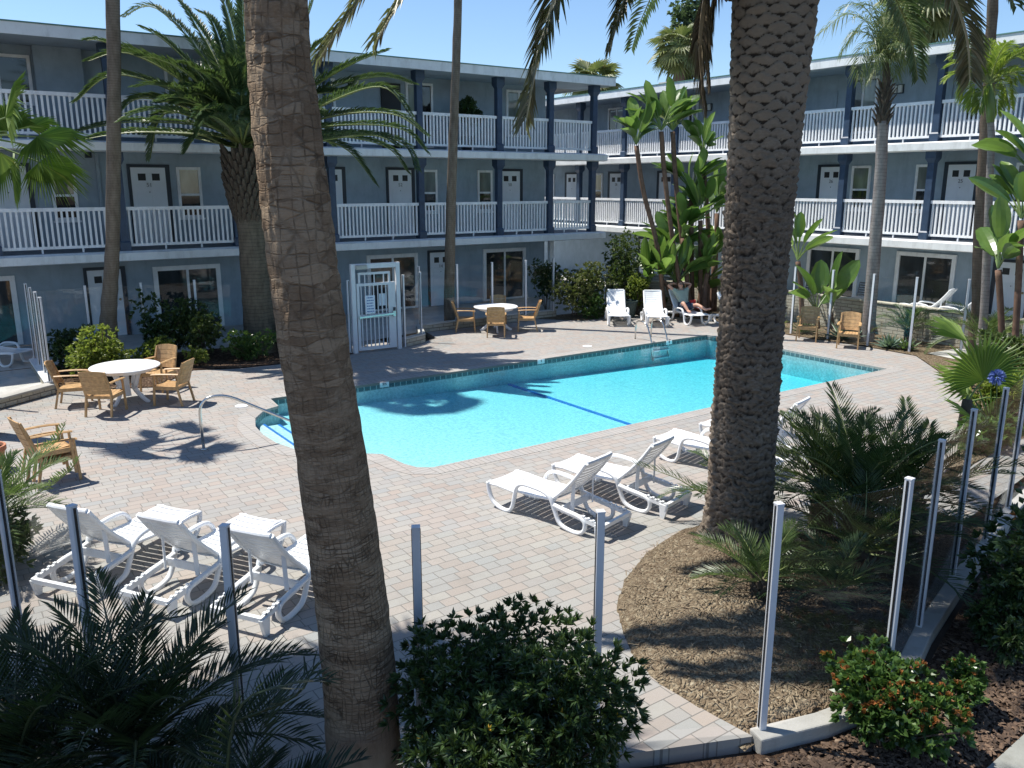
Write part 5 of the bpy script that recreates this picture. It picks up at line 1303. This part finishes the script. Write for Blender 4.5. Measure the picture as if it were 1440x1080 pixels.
# ---- beds: shrubs
SH = [ # name, label, px, py(ground px) or xy, r, cz, clusters, per, leaf, width, mat
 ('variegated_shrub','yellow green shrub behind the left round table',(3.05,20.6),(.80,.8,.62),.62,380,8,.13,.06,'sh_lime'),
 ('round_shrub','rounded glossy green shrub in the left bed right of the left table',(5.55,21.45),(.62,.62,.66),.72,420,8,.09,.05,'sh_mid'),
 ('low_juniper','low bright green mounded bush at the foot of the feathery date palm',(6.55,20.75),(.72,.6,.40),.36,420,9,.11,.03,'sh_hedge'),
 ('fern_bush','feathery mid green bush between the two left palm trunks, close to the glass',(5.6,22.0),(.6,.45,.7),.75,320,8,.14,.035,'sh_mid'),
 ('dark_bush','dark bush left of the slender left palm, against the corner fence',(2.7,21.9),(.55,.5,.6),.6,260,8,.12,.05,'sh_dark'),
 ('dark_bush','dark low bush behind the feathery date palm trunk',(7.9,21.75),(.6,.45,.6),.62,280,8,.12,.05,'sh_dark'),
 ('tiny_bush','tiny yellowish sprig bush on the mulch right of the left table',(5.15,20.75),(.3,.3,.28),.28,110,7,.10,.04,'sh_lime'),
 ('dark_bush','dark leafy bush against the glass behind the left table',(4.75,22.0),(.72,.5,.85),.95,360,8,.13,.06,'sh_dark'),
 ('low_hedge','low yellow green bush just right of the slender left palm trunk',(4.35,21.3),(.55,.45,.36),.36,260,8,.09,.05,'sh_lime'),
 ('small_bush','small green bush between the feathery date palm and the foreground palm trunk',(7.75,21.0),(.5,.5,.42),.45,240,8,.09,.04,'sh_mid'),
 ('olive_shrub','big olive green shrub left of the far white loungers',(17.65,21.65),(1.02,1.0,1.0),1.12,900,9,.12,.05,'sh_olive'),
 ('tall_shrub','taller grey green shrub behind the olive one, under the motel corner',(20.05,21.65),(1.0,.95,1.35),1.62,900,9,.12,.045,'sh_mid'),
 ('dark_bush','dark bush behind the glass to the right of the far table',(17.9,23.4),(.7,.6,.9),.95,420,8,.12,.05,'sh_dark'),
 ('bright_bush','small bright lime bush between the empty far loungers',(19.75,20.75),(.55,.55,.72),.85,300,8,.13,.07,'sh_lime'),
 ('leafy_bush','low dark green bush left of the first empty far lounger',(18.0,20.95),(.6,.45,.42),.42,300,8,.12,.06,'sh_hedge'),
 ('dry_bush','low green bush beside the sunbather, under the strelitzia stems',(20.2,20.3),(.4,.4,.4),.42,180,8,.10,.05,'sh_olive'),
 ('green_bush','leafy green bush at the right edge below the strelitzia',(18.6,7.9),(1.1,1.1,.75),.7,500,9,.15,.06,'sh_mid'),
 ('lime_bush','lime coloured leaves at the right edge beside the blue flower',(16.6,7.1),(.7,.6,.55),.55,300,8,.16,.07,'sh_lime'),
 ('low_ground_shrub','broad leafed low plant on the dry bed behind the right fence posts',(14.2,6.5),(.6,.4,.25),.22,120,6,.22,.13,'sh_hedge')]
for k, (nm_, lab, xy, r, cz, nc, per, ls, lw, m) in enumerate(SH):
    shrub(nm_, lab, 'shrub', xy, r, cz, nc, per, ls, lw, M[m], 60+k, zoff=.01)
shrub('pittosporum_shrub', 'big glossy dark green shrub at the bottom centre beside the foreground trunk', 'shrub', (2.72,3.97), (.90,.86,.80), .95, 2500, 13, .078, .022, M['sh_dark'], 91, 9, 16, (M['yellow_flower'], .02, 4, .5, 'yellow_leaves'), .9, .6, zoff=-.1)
shrub('hawthorn_shrub', 'low round leaved shrub with rusty orange new growth at the bottom right', 'shrub', (5.86,3.12), (.62,.62,.33), .38, 620, 7, .085, .058, M['sh_hedge'], 92, 9, 10, (M['rust'], .36, 9, .6, 'new_growth'), .9, .7, zoff=-.1)
shrub('hawthorn_shrub', 'small right hand tuft of the rusty leaved shrub on the bark mulch', 'shrub', (6.75,3.02), (.30,.26,.22), .30, 170, 7, .065, .045, M['sh_hedge'], 93, 4, 6, (M['rust'], .25, 7, .62, 'new_growth'), .9, .7, zoff=-.1)
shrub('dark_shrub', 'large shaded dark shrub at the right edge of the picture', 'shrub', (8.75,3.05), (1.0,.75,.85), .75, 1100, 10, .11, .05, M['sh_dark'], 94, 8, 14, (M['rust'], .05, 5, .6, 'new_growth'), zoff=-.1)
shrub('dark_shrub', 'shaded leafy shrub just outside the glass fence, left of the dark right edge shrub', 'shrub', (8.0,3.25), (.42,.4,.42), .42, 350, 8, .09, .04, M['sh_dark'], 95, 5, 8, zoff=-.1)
T = plant('red_leaved_shoot', 'upright shoot with round reddish leaves standing above the dark right shrub', 'plant', (9.0,3.62,-.1))
mb = MB(); rg = random.Random(2)
for k in range(26):
    z = 1.1+k*.035; a = k*2.4; p = V((math.cos(a)*.02, math.sin(a)*.02, z)); leaf(mb, p, V((math.cos(a),math.sin(a),.7)).normalized(), .11, .065, rg)
mb.build('foliage', M['sh_dark'], T); mb = MB(); mb.tube([V((0,0,0)),V((.02,0,1)),V((0,0,2.05))],[.014,.01,.005],5); mb.build('stem', M['twig'], T)
shrub('flowering_shrub', 'shaded bush with a few red flowers at the bottom left', 'shrub', (-.05,5.55), (.75,.6,.5), .45, 420, 8, .10, .04, M['sh_dark'], 97, 6, 8, (M['red_flower'], .03, 16, .55, 'flower'), zoff=-.1)
# hanging pot plant on the third floor balcony
T = plant('balcony_plant', 'leafy dark potted plant on the third floor balcony of the left wing', 'pot plant', bpt(14.65,23.35,5.35))
mb = MB(); mb.lathe([(.14,0),(.2,.02),(.27,.45),(.25,.48)],16); mb.build('pot', M['dark_frame'], T)
rg = random.Random(9); mb = MB()
for p, d in leafball(mb, (0,0,1.25), (.62,.4,.55), 420, .1, .05, rg, lumps=[(V((0,0,0)),.7),(V((.5,0,-.2)),.5),(V((-.4,0,.1)),.5),(V((.1,0,.5)),.4)]):
    for k in range(6): leaf(mb, p, (d+V((rg.gauss(0,1),rg.gauss(0,1),rg.gauss(0,1)))*.6).normalized(), .12, .05, rg)
mb.build('foliage', M['sh_dark'], T); mb = MB(); mb.tube([V((0,0,.4)),V((.03,0,.9)),V((0,0,1.4))],[.03,.025,.01],6); mb.build('stem', M['twig'], T)

# ---- young feather palms near the camera
def young_palm(label, O, z, n, L, ll, lw, nl, mat, seed, el=(.05,1.25), droop=1.3, azr=None, name='young_date_palm', trunk=(.13,.09), extra=None, vee=.45):
    rg = random.Random(seed); T = plant(name, label, 'palm plant', (O[0],O[1],O[2] if len(O) > 2 else 0))
    mb = MB(); mb.tube([V((0,0,-.05)), V((.01,0,z*.6)), V((0,0,z+.05))], [trunk[0]*1.15,trunk[0],trunk[1]], 12)
    for k in range(28):
        a = k*2.39996; zz = z*(.15+.85*k/28); c = V((math.cos(a)*trunk[0]*.8, math.sin(a)*trunk[0]*.8, zz)); mb.tube([c, c+V((math.cos(a)*.05,math.sin(a)*.05,.09))], [.035,.012], 4)
    mb.build('trunk', M['fibre'], T)
    mb = MB()
    for i in range(n):
        az = (azr[0] + (azr[1]-azr[0])*((i*.618) % 1)) if azr else i*2.39996 + rg.uniform(-.2,.2)
        e = el[0] + (el[1]-el[0])*((i+.5)/n); Lf = L*rg.uniform(.8,1.08)*(1 if e < 1.1 else .85)
        pinnate(mb, arc(V((0,0,z)), az, e, Lf, droop*rg.uniform(.7,1.2), 9, rg.uniform(-.25,.25)), nl, ll*rg.uniform(.9,1.1), lw, vee, .7, .06, .010*L+.004, .16, rng=rg)
    for path, sc in (extra or []):
        pinnate(mb, catmull([V((0,0,z))]+[V(p)-V((O[0],O[1],O[2] if len(O) > 2 else 0)) for p in path], 5), nl, ll*sc, lw, vee, .7, .06, .012, .16, rng=rg)
    mb.build('crown', [mat, M['rachis_dark' if mat is M['phx_dark'] else 'rachis']], T); return T
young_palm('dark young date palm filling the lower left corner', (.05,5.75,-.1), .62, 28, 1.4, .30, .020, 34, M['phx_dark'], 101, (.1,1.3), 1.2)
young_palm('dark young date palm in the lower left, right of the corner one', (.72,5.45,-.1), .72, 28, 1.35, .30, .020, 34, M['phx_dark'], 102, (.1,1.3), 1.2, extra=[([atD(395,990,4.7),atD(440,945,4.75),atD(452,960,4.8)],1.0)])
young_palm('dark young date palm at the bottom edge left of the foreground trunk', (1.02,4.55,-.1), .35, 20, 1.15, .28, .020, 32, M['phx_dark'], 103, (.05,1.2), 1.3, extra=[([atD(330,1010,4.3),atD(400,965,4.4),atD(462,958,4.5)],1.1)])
young_palm('spreading young date palm inside the right fence, right of the thick scaly trunk', (8.85,5.35), .60, 30, 1.5, .33, .024, 32, M['phx_mid'], 104, (.1,1.3), .9, trunk=(.16,.12))
young_palm('young date palm at the back of the right group, against the sunlit paving', (9.0,5.95), .6, 20, 1.3, .33, .023, 30, M['phx_mid'], 113, (.15,1.35), 1.0, trunk=(.14,.1))
young_palm('second young date palm inside the right fence, close behind the fence posts', (9.75,5.2), .5, 22, 1.35, .33, .023, 30, M['phx_mid'], 105, (.1,1.35), 1.0, trunk=(.15,.11))
young_palm('lower dark young date palm between the thick scaly trunk and the tall post', (8.0,4.75), .4, 20, 1.2, .30, .021, 30, M['phx_mid'], 106, (.1,1.3), 1.1)
young_palm('small grey green young palm at the foot of the thick scaly trunk', (6.72,5.05), .30, 16, .85, .24, .017, 28, M['phx_young'], 107, (.1,1.25), 1.0, trunk=(.09,.06))
young_palm('small young palm beside the tall right hand fence post, behind the rusty shrub', (7.25,4.55), .25, 14, .8, .22, .017, 26, M['phx'], 108, (.1,1.2), 1.0, trunk=(.08,.06))
young_palm('low palm behind the thick trunk, its frond poking left over the loungers', (8.35,6.75), .25, 10, 1.0, .24, .02, 30, M['phx'], 109, (.3,1.2), 1.2, extra=[([atD(1000,700,10.0),atD(950,672,9.9),atD(892,652,9.8)],1.1),([atD(1010,690,10.3),atD(975,690,10.2),atD(955,700,10.1)],.9)], trunk=(.1,.07))
young_palm('light green young palm at the left edge beside the stacked chairs', (.30,11.0), .55, 17, 1.05, .28, .022, 32, M['phx_young'], 110, (.0,1.3), 1.2, extra=[([atD(50,640,10.3),atD(75,625,10.2),atD(90,598,10.1)],.9),([atD(60,690,10.2),atD(95,665,10.0),atD(110,645,9.9)],.9)])
shrub('bushy_plant', 'rounded dark green bush under the light green palm at the left edge', 'shrub', (.22,10.55), (.55,.5,.42), .42, 420, 8, .11, .04, M['sh_mid'], 98, zoff=0)
young_palm('small feather palm behind glass in front of the right stone wall', (22.3,12.55), .35, 14, 1.0, .30, .025, 24, M['phx_young'], 111, (.2,1.3), 1.3, trunk=(.07,.05))
young_palm('arching feather palm behind the glass left of the young fan palm', (22.0,10.3), .4, 16, 1.5, .34, .028, 28, M['phx_young'], 112, (.1,1.2), 1.5, trunk=(.1,.07))

# ---- paddle leaved plants (strelitzia)
def paddle(mb, base, d, up, L, W, rng, arch=.5, nseg=9, rip=.12):
    d = V(d).normalized(); s = d.cross(V(up)).normalized(); n_ = s.cross(d).normalized()
    rows = []
    for i in range(nseg+1):
        t = i/nseg; w = W*.5*(math.sin(PI*min(1,(t*.93+.05)))**.55)*(1 if t < .9 else .6)
        if t == 1: w = .004
        c = base + d*(L*t) - n_*(arch*L*t*t*.6) ; e = .30*w
        jag = lambda: 1 - rip*rng.random()
        rows.append([c - s*w*jag() + n_*e, c - s*w*.5 + n_*e*.25, c, c + s*w*.5 + n_*e*.25, c + s*w*jag() + n_*e])
    vs = [p for r in rows for p in r]; fs = []
    for i in range(nseg):
        for j in range(4): fs.append((i*5+j, i*5+j+1, (i+1)*5+j+1, (i+1)*5+j))
    mb.add(vs, fs)
def strelitzia(name, label, O, stems, seed, leafL=.95, leafW=.36, nper=9, sr=.075):
    rg = random.Random(seed); T = plant(name, label, 'strelitzia', O); O = V(O)
    lm = MB(); st = MB()
    for pts in stems:
        P = [V(p)-O for p in pts]; st.tube(catmull(P,5), sr, 8); top = P[-1]; dirv = (P[-1]-P[-2]).normalized()
        fanax = rg.uniform(0, PI)
        for k in range(nper):
            f = (k+.5)/nper*2-1; a = fanax; ou = V((math.cos(a), math.sin(a), 0))*f*1.15 + V((rg.uniform(-.25,.25), rg.uniform(-.25,.25), 0))
            d = (V((0,0,1)) + ou).normalized(); pl = rg.uniform(.35,.75)*(1.1-.3*abs(f)); b = top + dirv*.05; hub = b + d*pl
            lm.mi = 1; lm.tube([b, b.lerp(hub,.5)+V((0,0,.02)), hub], [.028,.02,.014], 5, cap=False); lm.mi = 0
            d2 = (d + ou*.35 + V((0,0,-.1))).normalized(); upv = V((0,0,1)) if abs(d2.z) < .85 else V((ou.x,ou.y,.3))
            upv = (upv + V((rg.uniform(-.6,.6), rg.uniform(-.6,.6), 0))); paddle(lm, hub, d2, upv, leafL*rg.uniform(.7,1.1), leafW*rg.uniform(.8,1.1), rg, rg.uniform(.15,.6))
    st.build('stem', M['bop_trunk'], T, True); lm.build('crown', [M['banana'], M['petiole']], T)
    return T
def S(D, *pix): return [atD(x,y,D) for x,y in pix]
strelitzia('bird_of_paradise', 'tall leaning strelitzia stem, leftmost of the clump behind the sunbather', tuple(S(27.6,(935,448))[0])[:2]+(0,), [S(27.6,(935,450),(925,350),(905,270),(895,205))], 201, .95, .40, 16)
strelitzia('bird_of_paradise', 'pair of tall strelitzia stems with pale tops, in the middle of the clump', tuple(S(27.9,(968,440))[0])[:2]+(0,), [S(27.9,(962,440),(945,330),(934,240),(930,185)),S(28.1,(972,440),(958,330),(950,250),(946,185))], 202, .9, .38, 14)
strelitzia('bird_of_paradise', 'tall strelitzia stem close to the left side of the thick scaly trunk', tuple(S(28.4,(1000,440))[0])[:2]+(0,), [S(28.4,(995,440),(996,330),(992,265),(988,220))], 203, .85, .36, 12)
strelitzia('bird_of_paradise', 'broad bright green strelitzia tuft half way up the clump behind the sunbather', tuple(S(28.0,(975,445))[0])[:2]+(0,), [S(28.0,(968,445),(966,390),(960,335)),S(28.2,(985,445),(985,390),(985,310)),S(27.8,(952,445),(940,405),(932,395)),S(28.4,(975,445),(973,390),(972,270)),S(27.6,(990,445),(992,400),(995,385)),S(28.0,(960,445),(955,415),(952,400))], 204, 1.05, .42, 14)
strelitzia('bird_of_paradise', 'strelitzia with upright leaves just right of the thick scaly trunk at balcony height', tuple(S(26,(1128,450))[0])[:2]+(0,), [S(26,(1128,450),(1126,400),(1122,368))], 205, 1.0, .36, 8)
strelitzia('bird_of_paradise', 'low clump of big paddle leaves behind the glass on the right', tuple(S(24.3,(1160,462))[0])[:2]+(0,), [S(24.3,(1150,462),(1148,440)),S(24.3,(1170,462),(1168,440))], 206, 1.15, .50, 6)
strelitzia('bird_of_paradise', 'large strelitzia at the right edge with leaves over the balcony rails', tuple(S(19,(1415,520))[0])[:2]+(0,), [S(19,(1425,520),(1432,400),(1436,310)),S(19.3,(1410,520),(1408,450),(1404,380)),S(19.2,(1440,520),(1452,380),(1455,250))], 207, 1.05, .42, 10)
strelitzia('bird_of_paradise', 'low leafy strelitzia growth at the foot of the clump behind the sunbather', tuple(S(28.6,(945,440))[0])[:2]+(0,), [S(28.6,(915,440),(912,405)),S(28.8,(980,440),(985,415)),S(28.9,(1000,440),(1004,370)),S(28.5,(948,440),(950,360)),S(29,(1005,440),(1008,300))], 208, 1.05, .42, 12)
# agaves by the right chairs, blue agapanthus, bark chips
def agave(label, O, n, L, w, seed, mat='agave'):
    rg = random.Random(seed); T = plant('agave', label, 'succulent', O); mb = MB()
    for i in range(n):
        a = i*2.39996; e = .25+1.05*(i/n); d = V((math.cos(a)*math.cos(e), math.sin(a)*math.cos(e), math.sin(e))); s = V((-math.sin(a), math.cos(a), 0)); Lf = L*rg.uniform(.8,1.1); u = s.cross(d)
        mb.add([-s*w*.3, s*w*.3, d*Lf*.45+s*w*.5+u*.02, d*Lf-V((0,0,.02)), d*Lf*.45-s*w*.5+u*.02, d*Lf*.45-u*.02], [(0,1,2,5),(0,5,4),(5,2,3),(5,3,4)])
    mb.build('leaves', M[mat], T); return T
agave('grey green agave between the two right hand wooden armchairs', (21.25,13.85,.02), 34, .75, .09, 1)
agave('low agave to the right of the nearer right hand wooden armchair', (21.1,12.35,.02), 30, .5, .10, 2)
agave('small bright agave against the right fence post, right of the low one', (21.25,11.95,.02), 26, .42, .09, 3, 'sh_hedge')
agave('strappy green plant under the left fan leaf of the right bed', (15.6,7.0,.02), 40, .8, .045, 4, 'sh_hedge')
agave('upright grassy plant left of the wooden armchairs at the glass', (21.2,15.1,.02), 30, .6, .05, 5, 'sh_mid')
agave('light grassy clump by the glass left of the far wooden armchair', (21.3,16.3,.02), 30, .55, .05, 6, 'sh_lime')
T = plant('agapanthus', 'blue agapanthus flower head beside the young fan palm', 'flower', (15.45,6.85,0)); Oa = V((15.45,6.85,0))
hd = atD(1402,530,fwd(15.45,6.85))-Oa; mb = MB(); mb.tube([V((0,0,0)), hd*.6, hd],[.012,.01,.008],5); mb.build('stem', M['petiole'], T)
mb = MB(); rg = random.Random(6)
for k in range(160): d = V((rg.gauss(0,1),rg.gauss(0,1),rg.gauss(0,1)+.2)).normalized(); leaf(mb, hd+d*.05, d, .11, .035, rg)
mb.build('flower_head', M['blue_flower'], T)
rg = random.Random(77); mb = MB()
def inpoly(x, y, poly):
    c = False
    for i in range(len(poly)):
        (x1,y1),(x2,y2) = poly[i-1], poly[i]
        if (y1>y) != (y2>y) and x < (x2-x1)*(y-y1)/(y2-y1)+x1: c = not c
    return c
FRONTBED = [(3.2,4.1),(3.8,4.05),(5.0,3.5),(6.5,3.18),(7.8,3.55),(9.2,3.95),(11.8,4.6),(11.8,2.9),(6.95,2.55),(4.5,2.55),(3.0,3.2)]
while len(mb.f) < 12000*4:
    x = rg.uniform(2.8,11.8); y = rg.uniform(2.4,4.7)
    if not inpoly(x,y,FRONTBED): continue
    a = rg.uniform(0,6.3); L = rg.uniform(.014,.042); w = L*rg.uniform(.3,.55); t = rg.uniform(-.35,.35); d = V((math.cos(a),math.sin(a),t))*L; s = V((-math.sin(a),math.cos(a),rg.uniform(-.5,.5)))*w
    p = V((x,y,-.085+rg.random()*.015)); mb.add([p-d-s*.6, p+d-s, p+d*.8+s, p-d*.9+s, p+V((0,0,.012))], [(0,1,4),(1,2,4),(2,3,4),(3,0,4)][:2] + [(4,2,3),(4,3,0)])
tag(mb.build('bark_chips', leaf_mat('loose_bark', (.06,.038,.026), (.22,.14,.09), .9, 0, (.36,.27,.19))), kind='stuff')
mb = MB()
while len(mb.f) < 1500*2:
    x = rg.uniform(4.9,8.6); y = rg.uniform(3.7,6.7)
    if not inpoly(x,y,PB) or math.hypot(x-PX,y-PY) < .6: continue
    a = rg.uniform(0,6.3); L = rg.uniform(.015,.055); w = .005; d = V((math.cos(a),math.sin(a),rg.uniform(-.15,.3)))*L; s = V((-math.sin(a),math.cos(a),0))*w
    z = .012 + .30*math.exp(-((x-7.4)**2+(y-5.95)**2)/.55) + .10*math.exp(-((x-6.2)**2+(y-5.2)**2)/.5) + .055
    p = V((x,y,z)); mb.add([p-d-s, p+d-s, p+d+s, p-d+s], [(0,1,2),(0,2,3)])
tag(mb.build('palm_litter', leaf_mat('dry_litter_bits', (.12,.08,.05), (.36,.28,.18), .9, 0)), kind='stuff')
# off-frame palm whose crown shades the lower left foreground
O = V((-.45,9.0,0)); T = plant('fan_palm', 'tall fan palm standing just outside the left edge of the picture', 'palm tree', O)
trunk_tube([V((0,0,-.1)),V((.05,0,3)),V((.1,.0,6)),V((.15,-.1,9.2))],[.3,.22,.2,.19],16,8,.03).build('trunk', M['trunk_slim'], T, True)
mb = MB(); fan_crown(mb, V((.15,-.1,9.2)), 50, 1.0, 1.15, random.Random(44), -.9, 1.3); mb.build('crown', [M['fan_far'], M['petiole']], T)
O = V((-3.0,9.3,0)); T = plant('fan_palm', 'second tall fan palm outside the left edge, farther out than the first', 'palm tree', O)
trunk_tube([V((0,0,-.1)),V((.05,0,3)),V((.1,.0,6)),V((.1,-.1,9.0))],[.3,.22,.2,.19],16,8,.03).build('trunk', M['trunk_slim'], T, True)
mb = MB(); fan_crown(mb, V((.1,-.1,9.0)), 60, 1.1, 1.3, random.Random(45), -.9, 1.3); mb.build('crown', [M['fan_far'], M['petiole']], T)
